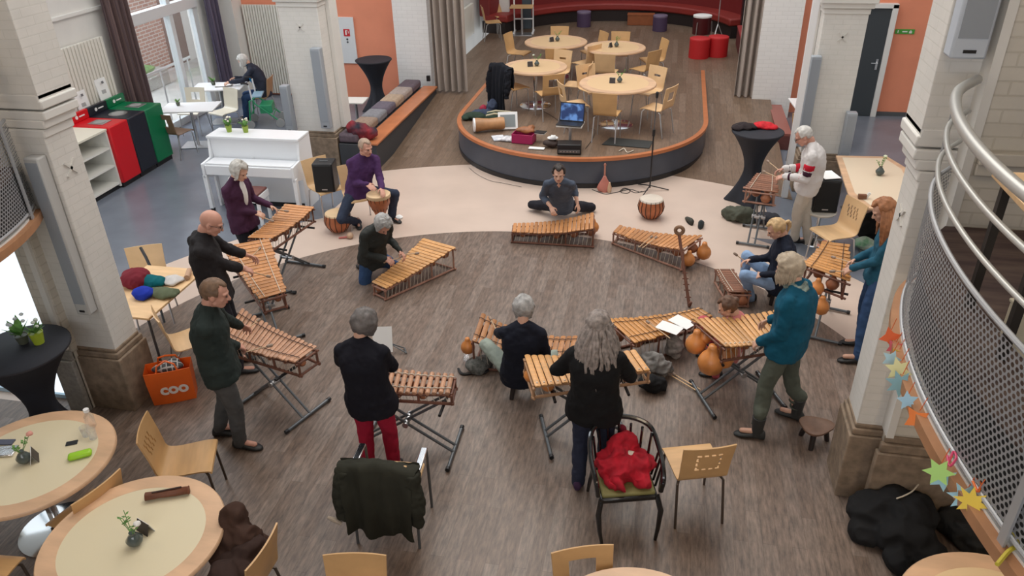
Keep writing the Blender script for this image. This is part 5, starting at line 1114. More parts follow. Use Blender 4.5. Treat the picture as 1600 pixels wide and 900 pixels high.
# harp lute standing upright
a_, b_ = at(1077, 478, .02), at(1061, 366, .80)
t = thing('harp_lute', 'long dark wooden instrument neck with a ring on top standing between two balafons', 'instrument', tuple(a_))
dv = b_ - a_; MB().tube([dv * q for q in (0, .3, .6, 1)], [.02, .018, .017, .019], 10).build('neck', FRAME, t)
for q in (.12, .22, .3, .38, .46): MB().cyl(dv * q + X(-.035, 0, 0), dv * q + X(.035, .01, .0), .007).build('peg', FRAME, t)
MB().tube([dv * 1.0 + X(.045 * math.cos(a), 0, .05 + .045 * math.sin(a)) for a in [2 * PI * k / 14 for k in range(14)]], .022, 8, closed=True).build('ring', mat('ring_wood', (0.25, .14, .08), .6), t)
MB().cap(X(0, 0, 0.012), X(.012, -.01, .05), .024, .02).build('foot', FRAME, t)
# little lute leaning on the stage
p = at(944, 300, 0.004); t = thing('lute', 'small pink wooden lute leaning against the stage front', 'instrument', tuple(p), .1)
MB().rings([[(w * math.cos(a), .03 * math.sin(a) + z * .22 - .0, z) for a in [2 * PI * k / 14 for k in range(14)]] for w, z in ((.03, 0), (.10, .02), (.12, .07), (.09, .13), (.045, .2), (.02, .25))]).build('body', mat('lute_pink', (0.48, .17, .13), .5, var=.1), t, smooth=70)
MB().tube([(0, .05, .22), (0, .11, .40)], .014, 8).ell((0, .115, .41), (.02, .012, .03)).build('neck', mat('lute_neck', (0.40, .16, .11), .5), t)
MB().rings([[(.08 + w * math.cos(a), -.02 + .02 * math.sin(a), z) for a in [2 * PI * k / 10 for k in range(10)]] for w, z in ((.02, 0), (.035, .03), (.03, .1), (.012, .17))]).build('calabash', mat('lute_pale', (0.6, .40, .26), .5), t, smooth=70)
# microphone stand
p = at(1015, 298, .003); t = thing('microphone_stand', 'black microphone stand on three feet in front of the stage', 'microphone stand', tuple(p))
for k in range(3):
    a = math.radians(0 + 120 * k + 10); MB().tube([(0, 0, .09), (.30 * math.cos(a), .30 * math.sin(a), .012)], .009, 7).build('leg', BLACK, t)
MB().cyl((0, 0, .05), (0, 0, .95), .012).build('lower_pole', BLACK, t); MB().cyl((0, 0, .9), (.01, 0, 1.5), .008).build('upper_pole', DGREYMETAL, t); MB().cyl((0, 0, .9), (0, 0, 1.0), .022).build('clamp', BLACK, t); MB().cap((.01, 0, 1.5), (.01, 0, 1.56), .02, .024).build('holder', BLACK, t)
def cable(label, pts, r=.005, z=.009, m=BLACK, cat='cable'):
    q = catmull([at(u, v, z) for u, v in pts], 6); o = q[0].copy(); tag(MB().tube([x - o for x in q], r, 6).build('cable', m, loc=tuple(o)), label, cat)
cable('black cable running along the foot of the stage to the microphone stand', [(925, 296), (945, 303), (965, 300), (985, 296), (1000, 300), (1012, 297)])
cable('coiled black cable at the foot of the stage left of the microphone stand', [(968, 299), (975, 294), (985, 297), (980, 302), (970, 300), (978, 295), (992, 301), (1003, 299)])
cable('thin dark cable on the cream floor by the left of the stage', [(733, 262), (745, 272), (765, 282), (785, 286), (815, 292)], r=.003)
cable('thin black cable on the stage right of the laptop', [(924, 200), (930, 205), (925, 218), (915, 232)], r=.004, z=.51)
cable('thin black cable on the stage from the coats to the laptop table', [(815, 165), (845, 172), (875, 190), (890, 205)], r=.004, z=.51)

# ================================================================ LUMPS OF CLOTH, COATS, BAGS
def lump(name, label, cat, c, parts, m, rz=0, rem=.014, disp=.03, ds=6, sm=3, group=None):
    mb = MB()
    for (x, y, z, rx, ry, rz_2) in parts: mb.ell((x, y, z), (rx, ry, rz_2), Matrix.Rotation(x * 7 + y * 5, 3, 'Z'), 14, 10)
    o = mb.build(name, m, remesh=rem, smoothit=sm, disp=disp * .9, dscale=ds, ridge=True, smooth=80)
    zs = [v.co.z for v in o.data.vertices]; mn = min(zs)
    for v in o.data.vertices:
        if v.co.z < 0: v.co.z = max(v.co.z, 0) * 1.0 + .001 * (v.co.z - mn)
    o.location = c; o.rotation_euler.z = rz
    return tag(o, label, cat, group)
def drape(name, label, cat, c, rz, w, front, top, back, m, folds=4, amp=.03, sleeves=True, thick=.02, taper=.0, sl=.5):
    """coat hung over a chair back: local +y is the chair's front"""
    t = thing(name, label, cat, c, rz)
    path = [Vector((0, .06, front)), Vector((0, .05, top - .03)), Vector((0, .0, top + .015)), Vector((0, -.06, top - .03)), Vector((0, -.09, (top + back) / 2)), Vector((0, -.08, back))]
    pp = catmull(path, 6); n = len(pp) - 1
    def f(u, v):
        i = min(n - 1, int(v * n)); p = pp[i].lerp(pp[i + 1], v * n - i); k = max(0, v - .4) * 1.6
        x = (u - .5) * w * (1 + taper * k + .10 * math.sin(v * 5)); y = p.y - amp * k * (math.sin(u * folds * 2 * PI + 1 + v) + .6 * math.sin(u * folds * 4.7 + 2)) - .035 * k
        z = p.z + (.03 * math.sin(u * 9 + 1) * k if v > .9 else 0) - .05 * abs(u - .5) * 2 * (1 if .2 < v < .7 else 0)
        return (x, y, z)
    MB().grid(f, 44, 30).build('coat_body', m, t, solid=thick, smooth=70, disp=.012, dscale=9)
    if sleeves:
        for e in (-1, 1):
            s_ = MB(); s_.tube([(e * w * .46, -.03, top - .06), (e * w * .54, -.08, top - .28 * sl / .5), (e * w * .53, -.10, top - sl)], [.065, .06, .05], 12)
            s_.build('sleeve', m, t, remesh=.012, smoothit=3, disp=.02, dscale=9)
    return t
# chair with metal armrests under the dark green coat
p = at(590, 728, .80); t = thing('armchair', 'chair with polished metal armrests and beech seat under the dark green coat', 'chair', (p.x, p.y + .2, WZ), math.radians(4))
MB().box((0, .02, .44), (.44, .42, .035)).build('seat', BEECH_L, t, bevel=.012); MB().box((0, -.2, .66), (.42, .03, .3)).build('backrest', BEECH, t, bevel=.01)
for e in (-1, 1):
    MB().tube([(e * .25, .2, 0), (e * .25, .2, .62), (e * .25, .16, .66), (e * .25, -.18, .66), (e * .25, -.24, 0)], .012, 8).build('frame', DGREYMETAL, t); MB().box((e * .25, .03, .675), (.055, .26, .02)).build('armrest', CHROME, t, bevel=.008)
drape('coat', 'long dark green coat hung over the chair behind the red trousers', 'coat', (p.x, p.y, 0), math.radians(4), .56, .55, .83, .2, cloth('loden_coat', (0.028, 0.028, 0.020)), folds=3, amp=.025, sl=.5)
t = thing('scarf', 'cream scarf end trailing left of the dark green coat', 'scarf', tuple(at(512, 808, .35))); MB().tube([(-.0, 0, 0), (.05, .0, -.02), (.10, .01, -.06)], [.012, .02, .016], 8).build('cloth', mat('scarf_cream', (.5, .42, .34), .9), t)
lump('coat', 'brown padded coat bunched over the left of the chair right of the near round table', 'coat', (-2.66, 3.30, .455), [(0, 0, .14, .17, .12, .17), (-.06, .08, .26, .12, .09, .14), (.10, .02, .08, .1, .12, .1), (-.1, -.1, .08, .12, .1, .12)], cloth('brown_padded_coat', (0.055, 0.028, 0.02)), disp=.055, ds=6)
lump('jacket', 'dark brown jacket lying across the chair seat right of the near round table', 'jacket', (-2.62, 3.12, .48), [(0, 0, .08, .18, .15, .1), (.05, .12, .12, .12, .1, .13), (-.02, -.1, .12, .14, .1, .11)], cloth('dark_brown_jacket', (0.04, 0.022, 0.018)), disp=.03)
drape('coat', 'black coat over the stage chair, hanging to the floor', 'coat', (-3.01, 13.72, .5), math.radians(-43), .55, .5, .9, .06, cloth('black_coat', (0.008, 0.009, 0.014)), folds=4, amp=.03, sl=.55)
lump('jacket', 'slate blue jacket slipping from the black coat onto the stage', 'jacket', (-3.30, 13.50, .505), [(0, 0, .05, .28, .1, .07), (.12, .12, .14, .14, .1, .14), (-.2, -.03, .04, .12, .08, .06)], cloth('slate_jacket', (0.05, 0.065, 0.11)), disp=.03)
# big black jackets on the floor at the right
BJ = cloth('black_jacket', (0.010, 0.010, 0.011))
p = at(1400, 820, .15)
lump('jacket', 'big crumpled black jacket on the floor before the right column plinth', 'jacket', (p.x, p.y, WZ), [(-.12, .1, .12, .22, .2, .17), (.1, .08, .16, .24, .22, .2), (.05, -.12, .12, .25, .16, .16), (.16, -.2, .1, .2, .13, .12), (-.02, -.28, .08, .14, .1, .1), (-.22, -.02, .08, .15, .13, .1), (.0, .18, .24, .16, .1, .13)], BJ, disp=.045, ds=4)
cable('pale cord on the big black jacket', [(1401, 779), (1412, 775), (1425, 768), (1435, 757)], r=.006, z=.36, m=CORD, cat='cord')
p = at(1545, 800, .15); lump('jacket', 'black jacket on the floor beside the bottom right table', 'jacket', (p.x - .10, p.y - .24, WZ), [(0, 0, .12, .26, .18, .15), (.2, .05, .12, .22, .2, .14), (-.15, .1, .1, .16, .14, .12), (.1, -.12, .08, .18, .1, .1)], mat('black_jacket_2', (0.014, 0.014, 0.014), .9), disp=.05)
# black armchair and what lies in it
p = at(975, 742, .45); t = thing('armchair', 'black lacquered armchair with curved slatted back and olive seat', 'chair', (p.x, p.y, WZ), math.radians(16))
t.scale = (.90, .92, .96)
BL = mat('black_lacquer', (0.008, 0.008, 0.009), .18, coat=.5)
MB().box((0, 0, .40), (.50, .47, .05)).build('seat_frame', BL, t, bevel=.015); MB().box((0, 0, .435), (.46, .43, .04)).build('seat', mat('olive_seat', (0.22, .20, .07), .6), t, bevel=.015)
rail_ = catmull([(-.27, -.22, .46), (-.29, -.20, .60), (-.30, .02, .70), (-.24, .22, .80), (0, .30, .84), (.24, .22, .80), (.30, .02, .70), (.29, -.20, .60), (.27, -.22, .46)], 6)
MB().tube(rail_, .022, 8).build('top_rail', BL, t)
for k in range(7):
    a = math.radians(25 + k * 130 / 6); MB().tube([(.24 * math.cos(a), .20 * math.sin(a) + .02, .43), (.285 * math.cos(a), .27 * math.sin(a) + .02, .78)], .012, 6).build('slat', BL, t)
for e in (-1, 1):
    for k in (0, 1, 2): MB().tube([(e * .25, -.12 + k * .07, .43), (e * .295, -.12 + k * .07, .66)], .011, 6).build('slat', BL, t)
    MB().tube([(e * .24, -.22, .42), (e * .27, -.27, .3), (e * .255, -.285, .12), (e * .235, -.30, 0)], [.024, .026, .02, .015], 8).build('leg', BL, t)
    MB().tube([(e * .22, .22, .42), (e * .24, .27, .2), (e * .25, .33, 0)], [.022, .02, .015], 8).build('leg', BL, t)
lump('shawl', 'bright red shawl heaped on the black armchair', 'shawl', (p.x, p.y, .445), [(-.05, .02, .08, .18, .17, .10), (.1, .03, .08, .13, .16, .09), (.0, .14, .14, .18, .09, .12), (-.1, -.1, .06, .12, .08, .06), (.12, -.1, .06, .1, .08, .06)], mat('shawl_red', (0.42, 0.006, 0.02), .9, var=.3, scale=10), disp=.06, ds=7, rz=math.radians(16), rem=.009)
lump('scarf', 'cream and blue scarf lying on the red shawl', 'scarf', tuple(at(985, 716, .57)), [(0, 0, .02, .08, .05, .03), (-.06, .01, .01, .05, .03, .03)], mat('cream_scarf', (.62, .52, .42), .9, col2=(.7, .6, .5), scale=9), disp=.015, rem=.008)
lump('hat', 'dark blue woollen cap on the red shawl beside the cream scarf', 'hat', tuple(at(962, 716, .56)), [(0, 0, .02, .04, .05, .03)], mat('cap_blue', (.02, .06, .2), .9), disp=.01, rem=.007)
lump('scarf', 'dark red scarf end on top of the shawl at the back of the armchair', 'scarf', tuple(at(972, 672, .66)), [(0, 0, .0, .04, .03, .05)], mat('scarf_dark_red', (.18, .005, .02), .9), disp=.01, rem=.007)
# orange shopping bag
t = thing('shopping_bag', 'bright orange shopping bag with white letters beside the brown plinth', 'bag', (-4.66, 5.42, WZ), math.radians(28))
OB = mat('bag_orange', (0.80, 0.13, 0.012), .45, var=.06, scale=5, bump=.3)
def bagf(z, k): return [((.20 + .015 * z / .38 * k) * sx * (1.0), (.10) * sy * k, z) for sx, sy in ((-1, -1), (-.3, -1.12), (.3, -1.12), (1, -1), (1, 1), (.3, 1.12), (-.3, 1.12), (-1, 1))]
MB().rings([bagf(0, .9), bagf(.12, 1.0), bagf(.26, 1.08), bagf(.38, 1.0), bagf(.38, .94), bagf(.25, .94), bagf(.05, .8)], cap=True).build('bag_body', OB, t, smooth=30, bevel=.004)
for e in (-1, 1): MB().tube([(-.10, e * .10, .36), (-.08, e * .08, .44), (0, e * .05, .47), (.08, e * .08, .44), (.10, e * .10, .36)], .010, 6).build('handle', OB, t)
cu = bpy.data.curves.new('lettering', 'FONT'); cu.body = 'coo'; cu.size = .17; cu.extrude = .001; cu.offset = .006; cu.align_x = 'CENTER'; to = bpy.data.objects.new('lettering', cu); COL.objects.link(to)
me = bpy.data.meshes.new_from_object(to.evaluated_get(bpy.context.evaluated_depsgraph_get())); bpy.data.objects.remove(to); lo = bpy.data.objects.new('lettering', me); COL.objects.link(lo); me.materials.append(mat('letter_white', (.82, .74, .68), .5)); lo.parent = t
lo.location = (.03, -.122, .13); lo.rotation_euler = (PI / 2 + .02, 0, 0)
lump('scarf', 'black and white checked scarf in the mouth of the orange bag', 'scarf', (-4.66, 5.42, .33), [(0, 0, .04, .15, .07, .05), (.05, .02, .07, .07, .05, .04)], brickmat('check_cloth', (.04, .04, .04), (.06, .06, .06), (.5, .48, .45), .05, .05, msize=.006, bump=0, off=0), disp=.02, rem=.009, rz=.5)
# low three-legged stools
def low_stool(label, x, y, z, rz, r=.17, h=.2):
    t = thing('low_stool', label, 'stool', (x, y, z), rz); m = mat('stool_wood', (.20, .11, .07), .5, var=.2)
    MB().rings([[(r * (1 + .12 * math.cos(3 * a)) * k * math.cos(a), r * .85 * (1 + .12 * math.cos(3 * a)) * k * math.sin(a), zz) for a in [2 * PI * q / 24 for q in range(24)]] for k, zz in ((.95, h - .03), (1, h - .02), (1, h - .005), (.92, h), (.6, h - .01))]).build('seat', m, t, smooth=50)
    for k in range(3): a = 2 * PI * k / 3; MB().tube([(r * .6 * math.cos(a), r * .5 * math.sin(a), h - .025), (r * .9 * math.cos(a), r * .8 * math.sin(a), 0)], [.028, .022], 8).build('leg', mat('stool_leg', (.02, .013, .012), .5), t)
low_stool('low brown wooden stool with dark legs at the foot of the right column', 1.53, 5.80, WZ, .3, .15)
p = at(812, 588, .22); low_stool('low wooden stool on which the short-haired woman in black sits', p.x, p.y, WZ, 0, .15, .2)
p = at(1216, 446, .22); low_stool('low dark stool on which the blond woman sits', p.x, p.y, .004, 0, .15, .2)
# music stand with a white sheet
p = at(632, 545, 0.007); t = thing('music_stand', 'low folding music stand with a white sheet on the floor beyond the red trousers', 'music stand', tuple(p), .25)
MB().cyl((0, 0, 0.01), (-.16, -.02, .10), .007).cyl((0, .0, .01), (.03, -.10, .01), .007).cyl((.03, -.1, .01), (-.16, -.02, .1), .006).build('foot', DGREYMETAL, t)
MB().box((-.22, -.04, .16), (.21, .006, .28), R=Matrix.Rotation(-.5, 3, 'X')).build('sheet', PAPER, t)
for k, (u, v, rz, l) in enumerate([(1046, 512, .5, 'left of two white song sheets on the long balafon'), (1066, 503, .3, 'right of two white song sheets on the long balafon')]):
    tag(MB().box((0, 0, 0), (.17, .25, .004)).build('song_sheet', PAPER, loc=tuple(at(u, v, .375)), rz=rz + .6), l, 'paper')
mallet('pale mallet lying left on the keys of the unattended balafon', at(1001, 384, .30), at(1018, 370, .31)); mallet('pale mallet lying right on the keys of the unattended balafon', at(1007, 385, .30), at(1025, 371, .31))
mallet('pale stick lying across the long balafon beside the song sheets', at(1042, 525, .385), at(1012, 503, .385))
t = mallet('long pale stick lying on the floor, the nearer of two', at(1083, 607, .03), at(1046, 585, .03), m=BEECH_L); mallet('long pale stick lying on the floor, the farther of two', at(1088, 605, .03), at(1052, 584, .03), m=BEECH_L)
# bags and cloths near the balafons
GC = cloth('grey_cloth', (.20, .19, .18), var=.4, scale=12)
p = at(1018, 598, .1); lump('bag', 'small black bag on the floor right of the grey-haired woman', 'bag', (p.x, p.y, WZ), [(0, 0, .08, .13, .1, .09), (.08, .02, .07, .1, .08, .08)], BJ, disp=.03)
p = at(1018, 575, .25); t = lump('cloth_cover', 'crumpled grey cloth cover heaped on the floor behind the small black bag', 'cloth', (p.x + .02, p.y + .22, WZ), [(0, 0, .12, .14, .1, .14), (.1, -.02, .1, .1, .08, .1), (-.08, .02, .12, .08, .1, .12)], GC, disp=.05, ds=9)
p = at(1072, 550, .1); lump('cloth_cover', 'grey patterned cloth beside the big gourds', 'cloth', (p.x - .12, p.y + .02, WZ), [(0, 0, .11, .09, .09, .12), (-.02, .0, .22, .06, .06, .06)], cloth('patterned_grey', (.26, .24, .22), var=.5, scale=16), disp=.04, ds=8)
p = at(745, 570, .08); lump('bag', 'grey net bag lying left of the seated woman in black', 'bag', (p.x, p.y, WZ), [(0, 0, .06, .12, .12, .08), (.05, .06, .06, .1, .08, .07)], mat('net_grey', (.06, .065, .06), .8, col2=(.18, .18, .17), scale=30), disp=.03)
cable('black strap curling round the grey net bag', [(716, 576), (722, 584), (740, 583), (758, 582), (768, 570), (766, 562)], r=.014, z=.02, m=BLACK, cat='strap')
t = thing('water_bottle', 'clear water bottle lying left of the grey net bag', 'bottle', tuple(at(728, 562, .05)), .3); CG = mat('clear_plastic', (.9, .92, .95), .1, trans=.85, alpha=.5)
MB().cap((0, 0, 0), (.02, .14, 0), .032, .03).build('body', CG, t); MB().cyl((.022, .17, 0), (.025, .2, 0), .013).build('cap', WHITE, t)
p = at(1165, 338, .08); lump('coat', 'olive green coat heaped on the floor under the far black standing table', 'coat', (p.x - .05, p.y, .005), [(0, 0, .09, .2, .13, .12), (-.15, .06, .07, .14, .12, .1), (.14, .02, .06, .14, .1, .08)], cloth('olive_coat', (.075, .08, .06)), disp=.05)
p = at(1197, 342, .06); lump('jacket', 'dark jacket on the floor right of the olive coat', 'jacket', (p.x, p.y, .005), [(0, 0, .06, .2, .13, .08), (.12, .05, .05, .1, .1, .07)], mat('jacket_dark_grey', (.03, .03, .04), .9), disp=.03)
p = at(1190, 200, 1.1); lump('scarf', 'bright red cloth on the far black standing table', 'scarf', (p.x + .03, p.y, 1.105), [(0, 0, .03, .16, .1, .05), (.13, 0, .02, .1, .07, .04), (-.08, -.02, .03, .08, .08, .04)], RED, disp=.03, rem=.01)
lump('jacket', 'black jacket with red piping hanging over the left of the far standing table', 'jacket', (p.x - .25, p.y - .06, 1.105), [(0, 0, .03, .15, .1, .045), (-.10, -.05, .02, .09, .09, .04), (.12, .02, .03, .09, .08, .03)], mat('jacket_redblack', (.02, .012, .014), .9), disp=.03, rem=.01)
p = at(580, 208, .5); lump('backpack', 'red and black backpack on the near end of the long bench', 'backpack', (-5.14, 12.0, .48), [(0, 0, .14, .2, .13, .15), (.18, .05, .1, .14, .1, .1), (-.14, 0, .18, .1, .1, .14)], mat('backpack_mix', (.02, .02, .035), .8, col2=(.3, .02, .03), scale=5), disp=.03)
# clothes on the side table
for l, u, v, sz, c in (('dark red jacket on the side table', 212, 437, (.16, .16, .1), (.16, .015, .025)), ('teal bag on the side table', 234, 438, (.17, .09, .06), (.0, .10, .12)), ('royal blue bag on the side table', 222, 457, (.12, .1, .06), (.01, .03, .32)), ('grey-green scarf on the side table', 252, 455, (.18, .09, .045), (.10, .12, .07)), ('clear plastic bag on the side table', 268, 434, (.12, .1, .035), (.55, .52, .5))):
    p = at(u, v, .80); nm = l.split(' on ')[0].split()[-1]; lump(nm, l + ' behind the near left column', nm, (p.x, p.y, .745), [(0, 0, sz[2] * .7, *sz), (sz[0] * .5, .03, sz[2] * .5, sz[0] * .5, sz[1] * .7, sz[2] * .8)], cloth('tc_' + nm + str(u), c), disp=.025, rem=.011)
t = thing('newspaper', 'rolled paper at the far right corner of the side table', 'paper', tuple(at(294, 428, .775)), .4); MB().cyl((-.0, -.09, 0), (0, .09, 0), .03).build('roll', mat('kraft', (.45, .28, .18), .7), t)
p = at(238, 400, .80); tag(MB().tube([(-.10, .08, .13), (.0, .0, .06), (.10, -.06, -.18)], .018, 6).build('strap', BLACK, loc=(-5.72, 6.82, .74)), 'black bag strap hanging over the chair behind the side table', 'strap')

# ================================================================ SMALL THINGS ON THE NEAR TABLES
def vase(label, x, y, z, fl, seed, s=1.0):
    t = thing('vase', label, 'vase', (x, y, z)); R_ = random.Random(seed)
    MB().lathe([(.025 * s, 0), (.05 * s, .03 * s), (.055 * s, .055 * s), (.03 * s, .09 * s), (.018 * s, .105 * s), (.022 * s, .115 * s)], n=20).build('body', mat('smoke_glass', (.07, .09, .085), .12, coat=.5), t, smooth=80)
    m = MB(); lf = MB(); tips = []
    for k in range(5):
        a = R_.uniform(0, 2 * PI); l = R_.uniform(.08, .17) * s; e = X(math.cos(a) * l * .6, math.sin(a) * l * .6, .11 * s + l * .8); m.tube([(0, 0, .09 * s), e * .6 + X(0, 0, .03), e], .0025, 5); tips.append(e)
        for q in range(5):
            c = X(0, 0, .10 * s).lerp(e, R_.uniform(.4, 1)); b = R_.uniform(0, 2 * PI); d = X(math.cos(b), math.sin(b), .4) * .028 * s; w = X(-math.sin(b), math.cos(b), 0) * .009 * s; lf.add([c, c + d * .5 + w, c + d, c + d * .5 - w], [(0, 1, 2), (0, 2, 3)])
    sm_ = m.build('stem', GREEN_L, t); lf.build('leaves', GREEN_L, sm_, solid=.001)
    for c, e in zip(fl, tips): MB().ell(e, (.024 * s, .024 * s, .018 * s), n=10, m=6).build('blossom', mat('blossom_%.2f_%.2f' % c[:2], c, .7), t, disp=.004, dscale=50)
    return t
TZ = .745 + WZ
p = at(37, 715, .80); vase('round smoky vase with a pink flower on the table at the left edge', p.x, p.y, TZ, [(.70, .33, .27)], 1)
p = at(210, 843, .80); vase('round smoky vase with a white flower on the nearest round table', p.x, p.y, TZ, [(.8, .8, .76)], 2)
def menu(label, u, v, rz, z=TZ):
    p = at(u, v, z + .03); t = thing('menu_card', label, 'menu card', (p.x, p.y, z), rz)
    MB().add([(-.06, -.03, 0), (.06, -.03, 0), (.06, 0, .085), (-.06, 0, .085)], [(0, 1, 2, 3)]).build('front_leaf', mat('menu_dark', (.04, .03, .028), .5), t, solid=.003); MB().add([(-.06, .03, 0), (.06, .03, 0), (.06, 0.002, .087), (-.06, 0.002, .087)], [(0, 1, 2, 3)]).build('back_leaf', PAPER, t, solid=.003)
menu('folded card beside the vase on the table at the left edge', 52, 713, 2.3); menu('dark folded card beside the vase on the nearest round table', 226, 824, -.35)
p = at(125, 711, .77); t = thing('glasses_case', 'lime green glasses case on the table at the left edge', 'case', (p.x, p.y, TZ + .022), math.radians(35)); LG = mat('lime', (.32, .62, .02), .35)
MB().box((0, 0, 0), (.17, .075, .042)).build('case', LG, t, bevel=.02)
p = at(112, 692, .757); tag(MB().box((0, 0, .004), (.085, .05, .008)).build('phone', BLACK, loc=(p.x, p.y, TZ), rz=.5, bevel=.003), 'small black wallet or phone beside the lime green case', 'phone')
for k, (u, v) in enumerate(((135, 680), (146, 684))):
    p = at(u, v, .757); t = thing('drinking_glass', ('left' if not k else 'right') + ' of two clear glasses at the far side of the left table', 'glass', (p.x, p.y, TZ)); MB().lathe([(.028, 0), (.035, .09), (.033, .09), (.026, .004)], n=18).build('glass', CG, t)
p = at(136, 668, .76); t = thing('water_jug', 'small clear bottle with white cap on the left table', 'bottle', (p.x + .02, p.y + .03, TZ)); MB().lathe([(.035, 0), (.038, .10), (.022, .13), (.02, .15)], n=18).build('body', CG, t); MB().lathe([(.022, .15), (.022, .175)], n=16).build('cap', WHITE, t)
p = at(8, 705, .765); tag(MB().box((0, 0, .01), (.16, .12, .02)).build('foil_pouch', mat('foil', (.7, .7, .72), .25, 1, var=.2, bump=.8, scale=25), loc=(p.x, p.y, TZ), rz=.3, bevel=.006, disp=0), 'crumpled silver pouch on the table at the left edge', 'pouch')
p = at(8, 690, .765); tag(MB().box((0, 0, .006), (.13, .06, .012)).build('folder', mat('folder_grey', (.09, .10, .15), .5), loc=(p.x, p.y, TZ), rz=.2), 'dark grey case beside the silver pouch', 'case')
p = at(262, 772, .775); t = thing('roll_case', 'rolled brown leather case on the nearest round table', 'case', (p.x, p.y, TZ + .032), math.radians(24))
MB().rings([[(x, w * math.cos(a), w * .75 * math.sin(a)) for a in [2 * PI * k / 14 for k in range(14)]] for x, w in ((-.15, .03), (-.148, .034), (-.05, .030), (.05, .034), (.14, .030), (.145, .036), (.15, .03))]).build('roll', mat('brown_leather', (.14, .045, .02), .5, var=.2), t, smooth=50, disp=.006, dscale=20)
MB().cyl((-.10, 0, .028), (.10, .01, .028), .006).build('strap', mat('dark_leather', (.04, .015, .01), .5), t)

# ================================================================ ON THE STAGE
for k, (x, y, wh) in enumerate(((-.88, 13.3, 'nearest stage table'), (-2.49, 14.29, 'stage table by the black coat'), (-2.42, 16.45, 'far left stage table'), (-1.15, 16.03, 'far right stage table'))):
    vase('small vase with green sprigs on the ' + wh, x + .03, y + .02, 1.246, [(.55, .6, .5)] if k == 1 else [], 10 + k, .9); m = thing('menu_card', 'small dark folded card on the ' + wh, 'menu card', (x - .09, y - .03, 1.246), .4 * k)
    MB().add([(-.05, -.03, 0), (.05, -.03, 0), (.05, 0, .09), (-.05, 0, .09)], [(0, 1, 2, 3)]).build('front_leaf', MATS['menu_dark'], m, solid=.003); MB().add([(-.05, .03, 0), (.05, .03, 0), (.05, 0.002, .092), (-.05, 0.002, .092)], [(0, 1, 2, 3)]).build('back_leaf', PAPER, m, solid=.003)
t = thing('laptop', 'open black laptop with a blue picture on its screen', 'laptop', (-1.53, 12.06, .882), -.12)
MB().box((0, -.02, .009), (.41, .25, .016)).build('keyboard_base', BLACK, t, bevel=.004); MB().box((0, .12, .16), (.41, .012, .30), R=Matrix.Rotation(-.22, 3, 'X')).build('screen_lid', BLACK, t, bevel=.004)
scm = bpy.data.materials.new('screen_picture'); scm.use_nodes = True; N = scm.node_tree.nodes; L = scm.node_tree.links; bb = N['Principled BSDF']; bb.inputs['Base Color'].default_value = (0.01, .02, .05, 1); tc = N.new('ShaderNodeTexCoord'); nz = N.new('ShaderNodeTexNoise'); nz.inputs['Scale'].default_value = 7; cr = N.new('ShaderNodeValToRGB'); cr.color_ramp.elements[0].color = (.01, .03, .12, 1); cr.color_ramp.elements[1].color = (.15, .32, .7, 1); cr.color_ramp.elements[0].position = .45; cr.color_ramp.elements[1].position = .6
L.new(tc.outputs['Object'], nz.inputs[0]); L.new(nz.outputs['Fac'], cr.inputs[0]); L.new(cr.outputs[0], bb.inputs['Emission Color']); bb.inputs['Emission Strength'].default_value = .8
MB().box((0, .112, .162), (.38, .004, .265), R=Matrix.Rotation(-.22, 3, 'X')).build('screen', scm, kids(t)[-1])
t = thing('amplifier', 'black amplifier case at the stage rim under the laptop', 'amplifier', (-1.50, 11.76, .507), .08)
MB().box((0, .02, .08), (.38, .24, .16)).build('case', BLACK, t, bevel=.01); MB().box((0, -.103, .05), (.34, .006, .05)).build('control_strip', mat('control_grey', (.12, .12, .12), .4), t)
for k in range(6): MB().cyl((-.13 + k * .05, -.104, .05), (-.13 + k * .05, -.118, .05), .009).build('knob', STEEL, t)
t = thing('mat', 'black rectangular mat lying on the stage near the rim', 'mat', (-.63, 12.34, .506), -.08); MB().prism([(-.38, -.17), (.40, -.19), (.42, .17), (-.30, .21)], 0, .008).build('sheet', mat('mat_black', (.03, .033, .033), .7), t)
cable('pale crumpled strap on the stage rim before the black mat', [(967, 236), (975, 232), (980, 238), (990, 235)], r=.008, z=.515, m=CORD, cat='strap')
t = thing('conga_drum', 'wooden barrel drum with a white skin lying on its side at the stage rim', 'drum', (-3.02, 12.66, .63), math.radians(20))
MB().rings([[(x, r * math.cos(a), r * math.sin(a)) for a in [2 * PI * k / 24 for k in range(24)]] for x, r in ((-.26, .115), (-.22, .12), (-.1, .105), (.0, .095), (.1, .10), (.2, .11), (.26, .10))]).build('shell', mat('drum_tan', (.42, .21, .09), .45, var=.25, scale=5), t, smooth=80)
MB().rings([[(x, r * math.cos(a), r * math.sin(a)) for a in [2 * PI * k / 24 for k in range(24)]] for x, r in ((-.28, .105), (-.275, .118), (-.25, .119))]).build('drum_skin', WHITE, t)
p = at(790, 205, .505); t = thing('tray', 'white framed grey tray leaning behind the leather bag', 'tray', (-2.72, 12.80, .508), .25)
MB().box((0, 0, .15), (.34, .02, .30), R=Matrix.Rotation(-.45, 3, 'X')).build('frame', WHITE, t, bevel=.006); MB().box((0, -.013, .152), (.26, .012, .21), R=Matrix.Rotation(-.45, 3, 'X')).build('inlay', mat('tray_grey', (.22, .25, .26), .4), t)
t = thing('magazines', 'spread of printed magazines at the stage rim left of the pink crate', 'magazine', (-2.78, 12.28, .507), .1)
MB().box((0, 0, .01), (.2, .26, .015), rz=.3).build('magazine', mat('print_blue', (.45, .5, .6), .5, col2=(.8, .8, .8), scale=12), t); MB().box((.17, -.05, .02), (.2, .24, .02), rz=-.2).build('magazine', mat('print_bw', (.05, .06, .1), .5, col2=(.8, .8, .82), scale=14), t)
